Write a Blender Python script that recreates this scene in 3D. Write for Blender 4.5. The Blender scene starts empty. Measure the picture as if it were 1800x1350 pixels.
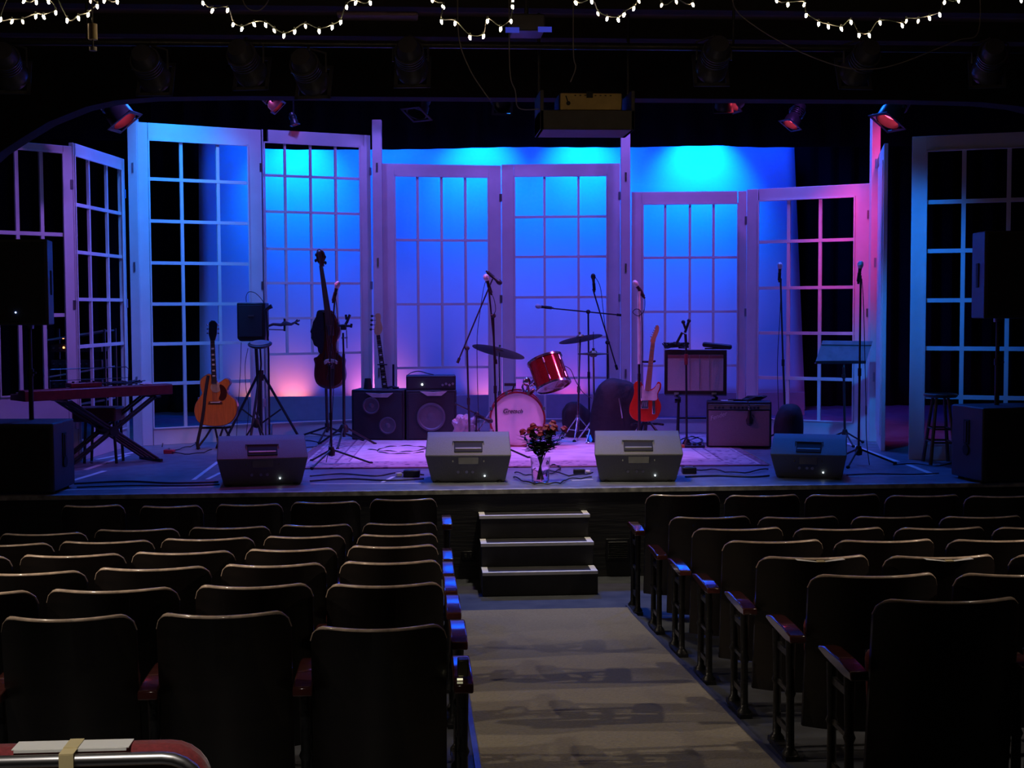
import bpy, bmesh, math, random
from mathutils import Vector, Matrix, Quaternion, noise
random.seed(7)
S = bpy.context.scene
COL = S.collection
V = Vector
# ------------------------------------------------------------------ camera
FPX = 2400.0
EYE = V((0, 0, 2.14))
YAW, PITCH, ROLL = math.radians(3.93), math.radians(3.22), math.radians(0.25)
FH = V((math.sin(YAW), math.cos(YAW), 0))
RH = V((math.cos(YAW), -math.sin(YAW), 0))
FW = FH * math.cos(PITCH) + V((0, 0, -math.sin(PITCH)))
UP0 = RH.cross(FW)
RT = RH * math.cos(ROLL) - UP0 * math.sin(ROLL)
UP = UP0 * math.cos(ROLL) + RH * math.sin(ROLL)
cd = bpy.data.cameras.new('camera'); cam = bpy.data.objects.new('camera', cd); COL.objects.link(cam)
cd.sensor_width = 36; cd.lens = 36 * FPX / 1800; cd.clip_end = 200; cd.clip_start = .05
m = Matrix((RT, UP, -FW)).transposed().to_4x4(); m.translation = EYE
cam.matrix_world = m
S.camera = cam
S.view_settings.view_transform = 'Standard'; S.view_settings.look = 'None'
S.view_settings.gamma = 1; S.view_settings.use_curve_mapping = False
S.view_settings.exposure = 0.0
# ------------------------------------------------------------------ world: an unlit hall
w = bpy.data.worlds.new('dark_hall'); S.world = w; w.use_nodes = True
w.node_tree.nodes['Background'].inputs[0].default_value = (.25, .3, 1, 1)
w.node_tree.nodes['Background'].inputs[1].default_value = 0.004
# ------------------------------------------------------------------ the lights
def spot(name, loc, to, energy, color, size=60, blend=.6, rad=.06):
    l = bpy.data.lights.new(name, 'SPOT'); l.energy = energy; l.color = color
    l.spot_size = math.radians(size); l.spot_blend = blend; l.shadow_soft_size = rad
    o = bpy.data.objects.new(name, l); COL.objects.link(o); o.location = loc
    o.rotation_euler = (V(to) - V(loc)).to_track_quat('-Z', 'Y').to_euler()
    return o
def area(name, loc, to, energy, color, sx=1, sy=.2):
    l = bpy.data.lights.new(name, 'AREA'); l.energy = energy; l.color = color
    l.shape = 'RECTANGLE'; l.size = sx; l.size_y = sy
    o = bpy.data.objects.new(name, l); COL.objects.link(o); o.location = loc
    o.rotation_euler = (V(to) - V(loc)).to_track_quat('-Z', 'Y').to_euler()
    return o
CY = (.0, .13, 1)
PINK = (1, .10, .42)
LAV = (.42, .16, 1)
BLUE = (.02, .16, 1)
# cyan heads hidden above the border, grazing the backdrop
for _x, _e in ((520, 420), (640, 50), (845, 330), (1030, 360), (1245, 560), (1100, 50), (430, 24), (720, 50)):
    _p = (EYE + (FW * FPX + RT * (_x - 900) - UP * (265 - 675)) * (17.9 / FPX))
    spot('cyan_head', (_p.x, 17.66, 4.66), (_p.x, 18.4, 3.75), _e, CY, 84, 1, .05)
# blue floods over the backdrop, behind the border
for _x in (-1.6, 0, 1.6, 3.2, 4.6):
    spot('blue_flood', (_x, 17.6, 5.3), (_x, 18.4, 3.0), 205, (.0, .042, 1), 120, 1, .2)
# blue tops over the playing area
for _x in (-2.2, 1.0, 4.0):
    spot('blue_top', (_x, 14.2, 5.3), (_x * .9 + .1, 12.6, .7), 430, (.01, .13, 1), 95, 1, .2)
# lavender and pink lanterns steep over the flats
for _x, _y, _e, _c in ((-2.3, 13.0, 105, (.13, .17, 1)), (-1.1, 14.1, 105, (.19, .15, 1)), (.3, 14.4, 105, (.25, .13, 1)), (1.7, 14.4, 105, (.28, .13, 1)), (3.1, 14.2, 95, (.28, .12, 1)), (4.0, 13.9, 80, (.4, .11, 1))):
    spot('lavender_lantern', (_x, _y, 5.3), (_x * 1.02, _y + 1.5, 1.9), _e, _c, 80, .5, .1)
# uplights behind the ground row
for _x, _e, _c in ((512, 14, (1, .22, .22)), (645, 14, (1, .20, .55)), (690, 10, (1, .22, .45)), (905, 4, (1, .1, .5)), (860, 6, (1, .2, .5)), (1010, 5, (1, .1, .5)), (1240, 7, (1, .16, .2)), (445, 5, (1, .3, .15)), (1130, 3, (.7, .1, .6))):
    _p = (EYE + (FW * FPX + RT * (_x - 900) - UP * (690 - 675)) * (18 / FPX))
    spot('uplight', (_p.x, 18.05, .80), (_p.x, 18.4, 1.12), _e, _c, 86, 1, .05)
# the red-lensed lanterns and side washes
spot('pink_wash_left', (-2.2, 12.0, 4.6), (1.1, 13.2, .7), 330, (1, .16, .75), 46, 1, .1)
spot('pink_wash_right', (4.4, 12.0, 4.6), (.6, 13.2, .7), 330, (1, .16, .75), 46, 1, .1)
spot('violet_down', (.9, 12.4, 5.3), (.9, 12.7, .7), 420, (.55, .20, 1), 62, .8, .1)
spot('magenta_right', (3.4, 12.2, 4.4), (5.0, 14.9, 2.3), 300, (1, .03, .34), 32, 1, .1)
spot('magenta_top_right', (5.0, 13.2, 5.0), (4.95, 14.9, 1.3), 190, (1, .05, .36), 44, 1, .1)
spot('lavender_left', (-1.2, 11.6, 4.9), (-3.6, 13.0, 1.8), 230, (.36, .15, 1), 60, 1, .1)
spot('cyan_left', (-2.4, 13.8, 4.9), (-2.4, 14.4, 4.0), 170, (.0, .3, 1), 62, 1, .1)
spot('blue_cross_left', (-1.2, 12.6, 5.0), (-2.5, 14.4, 2.8), 250, (.0, .24, 1), 44, 1, .1)
spot('blue_side_right', (2.9, 11.1, 4.9), (4.9, 12.5, 2.1), 520, (.0, .2, 1), 29, 1, .1)
spot('blue_front_right', (2.6, 11.2, 4.9), (4.4, 13.8, 1.5), 460, (.0, .24, 1), 22, 1, .1)
spot('blue_top_front_right', (3.2, 11.15, 4.9), (3.1, 11.0, .9), 80, (.0, .2, 1), 30, 1, .1)
spot('lilac_top_front_left', (-1.2, 11.15, 4.9), (-1.25, 11.0, .9), 110, (.75, .15, .75), 30, 1, .1)
spot('amber_left', (-1.5, 11.2, 4.8), (-2.05, 13.9, 1.1), 210, (1, .42, .16), 17, 1, .1)
spot('added_blue_on_lantern', (-1.4, 11.2, 5.0), (-2.67, 12.4, 3.95), 14, (.05, .3, 1), 22, 1, .05)  # added spots that tint the two large lantern housings blue
spot('added_blue_on_lantern', (3.2, 11.2, 5.0), (4.33, 12.4, 3.95), 14, (.05, .3, 1), 22, 1, .05)  # same added tint for the right-hand housing
# dim house lights
spot('house_light', (1.1, 10.1, 4.1), (1.1, 10.2, .1), 290, (1, .86, .63), 72, 1, .10)
spot('house_side_left', (-5.2, 6.3, 3.9), (.8, 6.8, 0), 330, (1, .80, .62), 40, 1, .03)
spot('house_side_right', (6.4, 6.0, 3.9), (.8, 6.6, 0), 330, (1, .80, .62), 40, 1, .03)
spot('work_light', (-2.6, 4.8, 4.05), (-2.1, 5.8, .6), 210, (1, .86, .7), 92, 1, .1)
spot('work_light', (3.6, 4.8, 4.05), (3.2, 6.0, .6), 60, (1, .86, .7), 95, 1, .1)
spot('near_light', (-.9, 1.6, 3.9), (-.8, 3.0, 1.0), 190, (1, .9, .78), 50, 1, .1)

# ------------------------------------------------------------------ from picture to place
SZ = .705                                   # stage floor height
def ray(px, py): return FW * FPX + RT * (px - 900) - UP * (py - 675)
def on_z(px, py, z):
    r = ray(px, py); return EYE + r * ((z - EYE.z) / r.z)
def on_y(px, py, y):
    r = ray(px, py); return EYE + r * ((y - EYE.y) / r.y)
def on_plane(px, py, p):                    # upright plane through p that faces the hall
    r = ray(px, py); return EYE + r * ((V(p) - EYE).dot(FH) / r.dot(FH))
def gs(px, py, z=None): return on_z(px, py, SZ if z is None else z)
def floor_z(y): return .062 * max(0, 9.3 - y)
# ------------------------------------------------------------------ materials
MATS = {}
def mat(name, col, rough=.6, metal=0, var=.15, scale=12, bump=0, spec=.5, coat=0, stretch=None, emit=None, trans=0, sheen=0):
    if name in MATS: return MATS[name]
    m = bpy.data.materials.new(name); m.use_nodes = True; nt = m.node_tree
    b = nt.nodes['Principled BSDF']; b.inputs['Roughness'].default_value = rough
    b.inputs['Metallic'].default_value = metal; b.inputs['Specular IOR Level'].default_value = spec
    b.inputs['Coat Weight'].default_value = coat; b.inputs['Transmission Weight'].default_value = trans
    b.inputs['Sheen Weight'].default_value = sheen
    tc = nt.nodes.new('ShaderNodeTexCoord'); mp = nt.nodes.new('ShaderNodeMapping')
    if stretch: mp.inputs['Scale'].default_value = stretch
    nt.links.new(tc.outputs['Object'], mp.inputs[0])
    n = nt.nodes.new('ShaderNodeTexNoise'); n.inputs['Scale'].default_value = scale; n.inputs['Detail'].default_value = 4
    nt.links.new(mp.outputs[0], n.inputs[0])
    r = nt.nodes.new('ShaderNodeValToRGB'); r.color_ramp.elements[0].position = .3; r.color_ramp.elements[1].position = .7
    r.color_ramp.elements[0].color = [c * (1 - var) for c in col] + [1]
    r.color_ramp.elements[1].color = [min(1, c * (1 + var)) for c in col] + [1]
    nt.links.new(n.outputs['Fac'], r.inputs[0]); nt.links.new(r.outputs[0], b.inputs['Base Color'])
    if bump:
        bp = nt.nodes.new('ShaderNodeBump'); bp.inputs['Strength'].default_value = bump; bp.inputs['Distance'].default_value = .01
        nt.links.new(n.outputs['Fac'], bp.inputs['Height']); nt.links.new(bp.outputs[0], b.inputs['Normal'])
    if emit:
        b.inputs['Emission Color'].default_value = list(emit[:3]) + [1]; b.inputs['Emission Strength'].default_value = emit[3]
    MATS[name] = m; return m
M_BLK = mat('black_plastic', (.018, .018, .02), .45)
M_BOX = mat('black_speaker_paint', (.05, .05, .055), .5, bump=.2, scale=220)
M_GRL = mat('black_grille_cloth', (.022, .022, .025), .7, bump=.4, scale=300)
M_MET = mat('black_stand_metal', (.02, .02, .022), .35, spec=.6)
M_CHR = mat('chrome', (.75, .75, .78), .18, 1, var=.05)
M_STEEL = mat('brushed_steel', (.45, .45, .47), .35, 1, var=.1, stretch=(1, 1, 20))
M_RUB = mat('rubber', (.015, .015, .015), .8)
M_FLAT = mat('white_flat_paint', (.74, .72, .72), .65, var=.05, scale=5, bump=.05)
M_CYC = mat('white_cyclorama_cloth', (.82, .82, .84), .9, var=.02, scale=2)
M_DRAPE = mat('black_drape', (.005, .005, .006), .95, var=.3, scale=6)
M_STAGE = mat('stage_deck_paint', (.16, .17, .2), .42, var=.25, scale=7, bump=.08)
M_WALL = mat('black_wall_paint', (.012, .011, .011), .95, var=.3, scale=9, bump=.3)
M_CEIL = mat('dark_ceiling_paint', (.16, .10, .12), .8, var=.2, scale=3)
M_SEATW = mat('dark_seat_veneer', (.008, .005, .004), .45, var=.35, scale=5, stretch=(1, 1, 6), coat=.15)
M_EDGE = mat('pale_edge_highlight', (.66, .50, .38), .24, var=.3, scale=30, coat=1)  # light ply edge; the top-edge highlight is put into this pale colour
M_RED = mat('red_seat_fabric', (.20, .018, .025), .85, var=.2, scale=90, bump=.3, sheen=.3)
M_ARM = mat('varnished_armrest_wood', (.07, .020, .018), .14, var=.35, scale=14, stretch=(1, 8, 1), coat=.8)
M_IRON = mat('black_cast_iron', (.012, .012, .013), .35, var=.3, scale=60, bump=.3, spec=.4)
M_PAPER = mat('white_paper', (.75, .75, .73), .7, var=.03)
M_YTAPE = mat('cream_tape', (.62, .52, .28), .6, var=.05)
M_WTAPE = mat('white_gaffer_tape', (.78, .78, .76), .6, var=.08)
M_CABLE = mat('black_cable', (.012, .012, .014), .5)
# ------------------------------------------------------------------ mesh building
class B:
    def __init__(s): s.bm = bmesh.new()
    def box(s, c, d, rot=None, taper=None):
        R = rot if rot is not None else Matrix.Identity(3)
        vs = []
        for z in (-1, 1):
            for y in (-1, 1):
                for x in (-1, 1):
                    f = taper if (taper and z > 0) else 1
                    vs.append(s.bm.verts.new(V(c) + R @ V((x * d[0] / 2 * f, y * d[1] / 2 * f, z * d[2] / 2))))
        for f in ((0, 2, 3, 1), (4, 5, 7, 6), (0, 1, 5, 4), (2, 6, 7, 3), (0, 4, 6, 2), (1, 3, 7, 5)):
            s.bm.faces.new([vs[i] for i in f])
        return s
    def tube(s, pts, r, seg=8, cap=True, closed=False):
        pts = [V(p) for p in pts]; n = len(pts)
        if not hasattr(r, '__len__'): r = [r] * n
        rings = []; up = None
        for i, p in enumerate(pts):
            if closed: t = pts[(i + 1) % n] - pts[i - 1]
            else: t = pts[min(i + 1, n - 1)] - pts[max(i - 1, 0)]
            if t.length < 1e-9: t = V((0, 0, 1))
            t.normalize()
            if up is None:
                up = t.orthogonal().normalized()
            else:
                up = up - t * up.dot(t)
                up = up.normalized() if up.length > 1e-6 else t.orthogonal().normalized()
            sd = t.cross(up)
            rings.append([s.bm.verts.new(p + (up * math.cos(a) + sd * math.sin(a)) * r[i]) for a in [2 * math.pi * k / seg for k in range(seg)]])
        rng = range(n if closed else n - 1)
        for i in rng:
            a, b = rings[i], rings[(i + 1) % n]
            for k in range(seg):
                s.bm.faces.new((a[k], a[(k + 1) % seg], b[(k + 1) % seg], b[k]))
        if cap and not closed:
            s.bm.faces.new(rings[0][::-1]); s.bm.faces.new(rings[-1])
        return s
    def cyl(s, a, b, r, r2=None, seg=16): return s.tube([a, b], [r, r if r2 is None else r2], seg)
    def lathe(s, prof, o=(0, 0, 0), ax=(0, 0, 1), seg=28):
        q = V((0, 0, 1)).rotation_difference(V(ax)); rings = []
        for rr, z in prof:
            if rr < 1e-6: rings.append([s.bm.verts.new(V(o) + q @ V((0, 0, z)))])
            else: rings.append([s.bm.verts.new(V(o) + q @ V((rr * math.cos(2 * math.pi * k / seg), rr * math.sin(2 * math.pi * k / seg), z))) for k in range(seg)])
        for a, b in zip(rings, rings[1:]):
            for k in range(seg):
                k2 = (k + 1) % seg
                f = [a[0] if len(a) == 1 else a[k], a[0] if len(a) == 1 else a[k2], b[0] if len(b) == 1 else b[k2], b[0] if len(b) == 1 else b[k]]
                u = []
                for v in f:
                    if v not in u: u.append(v)
                if len(u) > 2:
                    try: s.bm.faces.new(u)
                    except ValueError: pass
        loop = len(prof) > 2 and prof[0] == prof[-1]
        if loop: bmesh.ops.remove_doubles(s.bm, verts=rings[0] + rings[-1], dist=1e-6)
        if len(rings[0]) > 1 and not loop: s.bm.faces.new(rings[0][::-1])
        if len(rings[-1]) > 1 and not loop: s.bm.faces.new(rings[-1])
        return s
    def prism(s, poly, y0, y1, mid=0):      # poly of (x, z), extruded along y; mid bulges the two faces
        a = [s.bm.verts.new((x, y0, z)) for x, z in poly]; b = [s.bm.verts.new((x, y1, z)) for x, z in poly]
        n = len(poly)
        for k in range(n):
            s.bm.faces.new((a[k], a[(k + 1) % n], b[(k + 1) % n], b[k]))
        s.bm.faces.new(a); s.bm.faces.new(b[::-1])
        return s
    def ball(s, c, r, sc=(1, 1, 1), seg=14):
        m = Matrix.Translation(V(c)) @ Matrix.Diagonal((r * sc[0], r * sc[1], r * sc[2], 1))
        bmesh.ops.create_uvsphere(s.bm, u_segments=seg, v_segments=max(6, seg * 2 // 3), radius=1, matrix=m)
        return s
    def build(s, name, m, parent=None, bevel=0, segs=2, smooth=True, sub=0):
        bmesh.ops.recalc_face_normals(s.bm, faces=s.bm.faces)
        me = bpy.data.meshes.new(name); s.bm.to_mesh(me); s.bm.free()
        if smooth:
            me.polygons.foreach_set('use_smooth', [True] * len(me.polygons))
            me.set_sharp_from_angle(angle=math.radians(38))
        o = bpy.data.objects.new(name, me); COL.objects.link(o); me.materials.append(m)
        if parent is not None: o.parent = parent
        if bevel:
            b = o.modifiers.new('bevel', 'BEVEL'); b.width = bevel; b.segments = segs; b.limit_method = 'ANGLE'
            b.harden_normals = False
        if sub:
            u = o.modifiers.new('sub', 'SUBSURF'); u.levels = sub; u.render_levels = sub
        return o
def tag(o, label, cat, group=None, kind=None):
    if label: o['label'] = label
    if cat: o['category'] = cat
    if group: o['group'] = group
    if kind: o['kind'] = kind
    return o
def struct(o): o['kind'] = 'structure'; return o
def thing(name, label, cat, loc=(0, 0, 0), rot=0, group=None):
    e = bpy.data.objects.new(name, None); COL.objects.link(e); e.empty_display_size = .1
    e.location = loc; e.rotation_euler = (0, 0, rot)
    tag(e, label, cat, group); return e
def face(name, label, cat, px, py, group=None, z=None, off=0):   # stands at a floor point, turned to the hall
    p = gs(px, py, z) + FH * off
    return thing(name, label, cat, p, -YAW, group)
def L(e, px, py, dy=0):                     # a point of the picture in the thing's own upright plane
    p0 = V(e.location) + FH * dy; p = on_plane(px, py, p0); q = p - V(e.location)
    return V((q.dot(RH), dy, q.z))
def outline(e, pts, dy=0): return [(q.x, q.z) for q in (L(e, a, b, dy) for a, b in pts)]
def smooth_poly(pts, n=3):                  # closed Catmull-Rom through the points
    out = []; N = len(pts)
    for i in range(N):
        p0, p1, p2, p3 = (V((*pts[(i + j - 1) % N], 0)) for j in range(4))
        for k in range(n):
            t = k / n
            q = .5 * ((2 * p1) + (p2 - p0) * t + (2 * p0 - 5 * p1 + 4 * p2 - p3) * t * t + (3 * p1 - p0 - 3 * p2 + p3) * t ** 3)
            out.append((q.x, q.y))
    return out
def curve_pts(pts, n=6):
    out = []; P = [V(p) for p in pts]; N = len(P)
    for i in range(N - 1):
        p0, p1, p2, p3 = P[max(i - 1, 0)], P[i], P[i + 1], P[min(i + 2, N - 1)]
        for k in range(n):
            t = k / n
            out.append(.5 * ((2 * p1) + (p2 - p0) * t + (2 * p0 - 5 * p1 + 4 * p2 - p3) * t * t + (3 * p1 - p0 - 3 * p2 + p3) * t ** 3))
    out.append(P[-1]); return out
def text_mesh(txt, size, shear, name, m, parent, mw, depth=.001):
    c = bpy.data.curves.new(name, 'FONT'); c.body = txt; c.size = size; c.shear = shear; c.extrude = depth; c.align_x = 'CENTER'; c.align_y = 'CENTER'
    o = bpy.data.objects.new(name + '_tmp', c); COL.objects.link(o)
    dg = bpy.context.evaluated_depsgraph_get(); dg.update()
    me = bpy.data.meshes.new_from_object(o.evaluated_get(dg)); bpy.data.objects.remove(o)
    me.materials.clear(); me.materials.append(m)
    me.transform(mw)
    ob = bpy.data.objects.new(name, me); COL.objects.link(ob); ob.parent = parent
    return ob
TXT = Matrix(((1, 0, 0, 0), (0, 0, -1, 0), (0, 1, 0, 0), (0, 0, 0, 1)))   # text upright, facing -y

# ================================================================== THE HALL
STAGE_Y = 10.70
def quadmesh(name, verts, faces, m):
    me = bpy.data.meshes.new(name); me.from_pydata([tuple(v) for v in verts], [], faces); me.update()
    me.materials.append(m); o = bpy.data.objects.new(name, me); COL.objects.link(o); return o
def slab(name, x0, x1, prof, m, th=.15):    # prof: list of (y, z) of the top, given a thickness downwards
    vs = []; n = len(prof)
    for x in (x0, x1):
        for y, z in prof: vs.append((x, y, z))
        for y, z in prof: vs.append((x, y, z - th))
    fs = []
    for i in range(n - 1):
        fs.append((i, 2 * n + i, 2 * n + i + 1, i + 1)); fs.append((n + i, n + i + 1, 3 * n + i + 1, 3 * n + i))
        fs.append((i, i + 1, n + i + 1, n + i)); fs.append((2 * n + i, 3 * n + i, 3 * n + i + 1, 2 * n + i + 1))
    fs.append((0, n, 3 * n, 2 * n)); fs.append((n - 1, 2 * n - 1 + 2 * n, 4 * n - 1, 2 * n - 1)) if False else None
    fs = [f for f in fs if f]
    fs.append((n - 1, 3 * n - 1, 4 * n - 1, 2 * n - 1))
    o = quadmesh(name, vs, fs, m)
    return o
M_HFLOOR = mat('painted_house_floor', (.06, .065, .075), .5, var=.35, scale=5, bump=.15)
struct(slab('floor', -9, 9, [(-3, floor_z(-3)), (9.3, 0), (10.72, 0)], M_HFLOOR))
# aisle carpet with a woven pattern of darker wedges
def carpet_mat():
    m = mat('aisle_carpet_wool', (.24, .21, .14), .95, var=.12, scale=60, bump=.9, sheen=.2)
    return m
cx0, cx1 = .245, 1.465
b = B(); pr = [(.5, floor_z(.5)), (9.3, 0), (9.56, 0)]
vs = []
me_v = []; fs = []
cp = [(.5, floor_z(.5))] + [(y * .1, floor_z(y * .1)) for y in range(6, 96)]
for x in (cx0, cx1):
    for y, z in cp: me_v.append((x, y, z + .012))
    for y, z in cp: me_v.append((x, y, z + .001))
n = len(cp)
for i in range(n - 1):
    fs.append((i, 2 * n + i, 2 * n + i + 1, i + 1)); fs.append((i, i + 1, n + i + 1, n + i)); fs.append((2 * n + i, 3 * n + i, 3 * n + i + 1, 2 * n + i + 1))
fs.append((0, n, 3 * n, 2 * n)); fs.append((n - 1, 3 * n - 1, 4 * n - 1, 2 * n - 1))
car = quadmesh('aisle_carpet', me_v, fs, carpet_mat())
tag(car, 'tan pile carpet runner down the centre aisle to the stage steps', 'carpet')
# trims along the carpet
for i, x in enumerate((cx0 - .012, cx1 + .012)):
    struct(slab('trim_%d' % (i + 1), x - .012, x + .012, [(y, z + .016) for y, z in ((.5, floor_z(.5)), (9.3, 0), (9.58, 0))],
                mat('carpet_edge_strip', (.09, .1, .16), .35, metal=.3), .015))
# side and rear walls, ceiling
def wallbox(name, a, b_, m=M_WALL):
    o = B().box([(a[i] + b_[i]) / 2 for i in range(3)], [abs(a[i] - b_[i]) for i in range(3)]).build(name, m, smooth=False)
    return struct(o)
wallbox('wall_left', (-9.2, -3, -.3), (-9, 20, 5.6)); wallbox('wall_right', (9, -3, -.3), (9.2, 20, 5.6))
wallbox('wall_rear', (-9, -3.2, -.3), (9, -3, 5.6)); wallbox('wall_back', (-9, 19.6, -.3), (9, 19.8, 5.6))
CZ = 4.17
wallbox('ceiling', (-9, -3, CZ), (9, STAGE_Y, CZ + .2), M_CEIL)
wallbox('ceiling_stage', (-9, STAGE_Y, 5.5), (9, 19.8, 5.7), M_WALL)
# proscenium wall with its rounded opening
arch = [(-160, 470), (-110, 380), (-55, 315), (0, 266), (40, 240), (85, 213), (150, 187), (200, 176), (270, 170), (420, 168)]
ap = [on_y(px, py, STAGE_Y) for px, py in arch]
left = [(ap[0].x, .0)] + [(p.x, p.z) for p in ap]
cxm = 1.25
right = [(2 * cxm - x, z) for x, z in reversed(left)]
op = left + right
bm = bmesh.new()
for y in (STAGE_Y, STAGE_Y + .22):
    pass
poly = [(-9, 0), (-9, 5.5), (9, 5.5), (9, 0)] + right[::-1] + left[::-1]
B().prism([(x, z) for x, z in poly], STAGE_Y + .02, STAGE_Y + .24).build('x', M_WALL)
o = bpy.data.objects['x']; o.name = 'wall_proscenium'; struct(o)
# ceiling beams, dark soffit bands
for i, (y, z, h) in enumerate(((8.9, CZ - .06, .12), (9.75, CZ - .07, .14))):
    wallbox('trim_beam_%d' % (i + 1), (-9, y - .07, z - h / 2), (9, y + .07, z + h / 2), M_WALL)
# stage platform
st = B().box((0, (STAGE_Y + 19.6) / 2, SZ / 2), (18, 19.6 - STAGE_Y, SZ)).build('stage_platform', M_STAGE, bevel=.004, smooth=False); struct(st)
fx = wallbox('wall_stage_front', (-9, STAGE_Y - .03, 0), (9, STAGE_Y, SZ - .02), mat('stage_fascia_boards', (.016, .016, .018), .55, var=.35, scale=3, stretch=(1, 1, 12), bump=.5))
tr = wallbox('trim_stage_nosing', (-9, STAGE_Y - .045, SZ - .03), (9, STAGE_Y + .02, SZ + .004), mat('worn_nosing', (.34, .33, .30), .5, var=.5, scale=14))
# steps
sx0, sx1 = on_y(848, 1010, 10).x, on_y(1051, 1010, 10).x
M_STEP = mat('black_step_paint', (.022, .021, .021), .6, var=.3, scale=8, bump=.2)
stp = thing('stage_steps', 'black three-tread wooden steps with white tape edges up to the stage', 'steps', ((sx0 + sx1) / 2, 10, 0))
w_ = sx1 - sx0
for k in range(3):
    z0, z1 = .176 * k, .176 * (k + 1); y0 = .235 * k
    B().box((0, (y0 + .67) / 2, (z0 + z1) / 2 + .0), (w_ - .008 * k, .67 - y0, z1 - z0 - .002)).build('step', M_STEP, stp, bevel=.004)
    B().box((0, y0 + .014, z1 + .001), (w_, .036, .004)).box((0, y0 - .0025, z1 - .009), (w_, .004, .022)).box((-w_ / 2 + .024, y0 + .125, z1 + .001), (.045, .19, .004)).box((w_ / 2 - .024, y0 + .125, z1 + .001), (.045, .19, .004)).build('edge_tape', M_WTAPE, stp)
# vent and outlet in the fascia
vp = on_y(1085, 965, STAGE_Y - .03)
vt = thing('vent_grille', 'black louvred vent grille in the stage front beside the steps', 'vent', vp)
B().box((0, -.012, 0), (.19, .024, .17)).build('frame', M_IRON, vt, bevel=.003)
bb = B()
for i in range(9): bb.box((.0, -.03, -.06 + i * .015), (.15, .016, .006), Matrix.Rotation(.5, 3, 'X'))
bb.build('louvres', M_IRON, vt)
op_ = on_y(823, 976, STAGE_Y - .03)
ot = thing('wall_outlet', 'black floor-level outlet box in the stage front left of the steps', 'outlet', op_)
B().box((0, -.012, 0), (.10, .024, .07)).build('plate', M_IRON, ot, bevel=.004)
for s_ in (-.022, .022): B().box((s_, -.027, 0), (.02, .008, .03)).build('socket', M_RUB, ot, bevel=.002)

# ================================================================== STAGE SCENERY
cyY = 18.4
cyl_l, cyl_r = on_y(350, 262, cyY), on_y(1393, 258, cyY)
blx = on_y(352, 740, cyY).x; brx = on_y(1415, 735, cyY).x
zt = 4.75
def cloth(name, xl0, xr0, xl1, xr1, z0, z1, y, m, waves=0, amp=0, n=60, th=.01):
    b = B(); g = []
    for j in range(13):
        t = j / 12; row = []
        for i in range(n + 1):
            s_ = i / n; x = (xl0 * (1 - t) + xl1 * t) * (1 - s_) + (xr0 * (1 - t) + xr1 * t) * s_
            row.append(b.bm.verts.new((x, y + amp * math.sin(s_ * waves * 6.283) * (1 - .3 * t), z0 + (z1 - z0) * t)))
        g.append(row)
    for j in range(12):
        for i in range(n): b.bm.faces.new((g[j][i], g[j][i + 1], g[j + 1][i + 1], g[j + 1][i]))
    o = b.build(name, m); sm = o.modifiers.new('thick', 'SOLIDIFY'); sm.thickness = th
    return o
o = cloth('cyclorama', blx, brx, cyl_l.x, cyl_r.x, SZ + .02, zt, cyY, M_CYC)
tag(o, 'tall white backdrop cloth glowing blue behind the door flats', 'backdrop')
# black masking drape behind everything
o = cloth('masking_curtain', -8.9, 8.9, -8.9, 8.9, SZ + .01, 5.4, 19.2, M_DRAPE, 60, .06, 480)
tag(o, 'black masking curtain hung behind the blue backdrop', 'curtain')
# border drape above the backdrop
bpx = [(-200, 240), (340, 250), (480, 262), (640, 263), (760, 262), (880, 259), (1000, 259), (1120, 259), (1260, 256), (1393, 259), (2000, 250)]
BY = 17.3
b = B(); cols = []
ppb = curve_pts([on_y(a, c, BY) for a, c in bpx], 24)
for i, p in enumerate(ppb):
    cols.append([b.bm.verts.new((p.x, BY + .05 * math.sin(p.x * 16) * (1 if k else .35), p.z + (5.4 - p.z) * k / 4)) for k in range(5)])
for i in range(len(cols) - 1):
    for k in range(4): b.bm.faces.new((cols[i][k], cols[i + 1][k], cols[i + 1][k + 1], cols[i][k + 1]))
o = b.build('border_curtain', M_DRAPE); sm = o.modifiers.new('t', 'SOLIDIFY'); sm.thickness = .012
tag(o, 'black border curtain hanging across the top of the blue backdrop', 'curtain')
# ground row hiding the uplights
gA, gB = on_y(348, 700, 17.6), on_y(1414, 691, 17.6)
gz = on_y(900, 694, 17.55).z
gr = thing('ground_row', 'long low white board standing in front of the backdrop foot', 'scenery board', ((gA.x + gB.x) / 2, 17.6, SZ))
B().box((0, 0, (gz - SZ) / 2), (gB.x - gA.x, .03, gz - SZ)).build('board', mat('ground_row_paint', (.42, .42, .46), .7, var=.06), gr, bevel=.003)
for k in range(6):
    x = (k - 2.5) * 1.3
    B().box((x, .12, .09), (.03, .22, .03)).box((x, .14, .14), (.03, .03, .22), Matrix.Rotation(.7, 3, 'X')).build('brace', M_DRAPE, gr)
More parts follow.
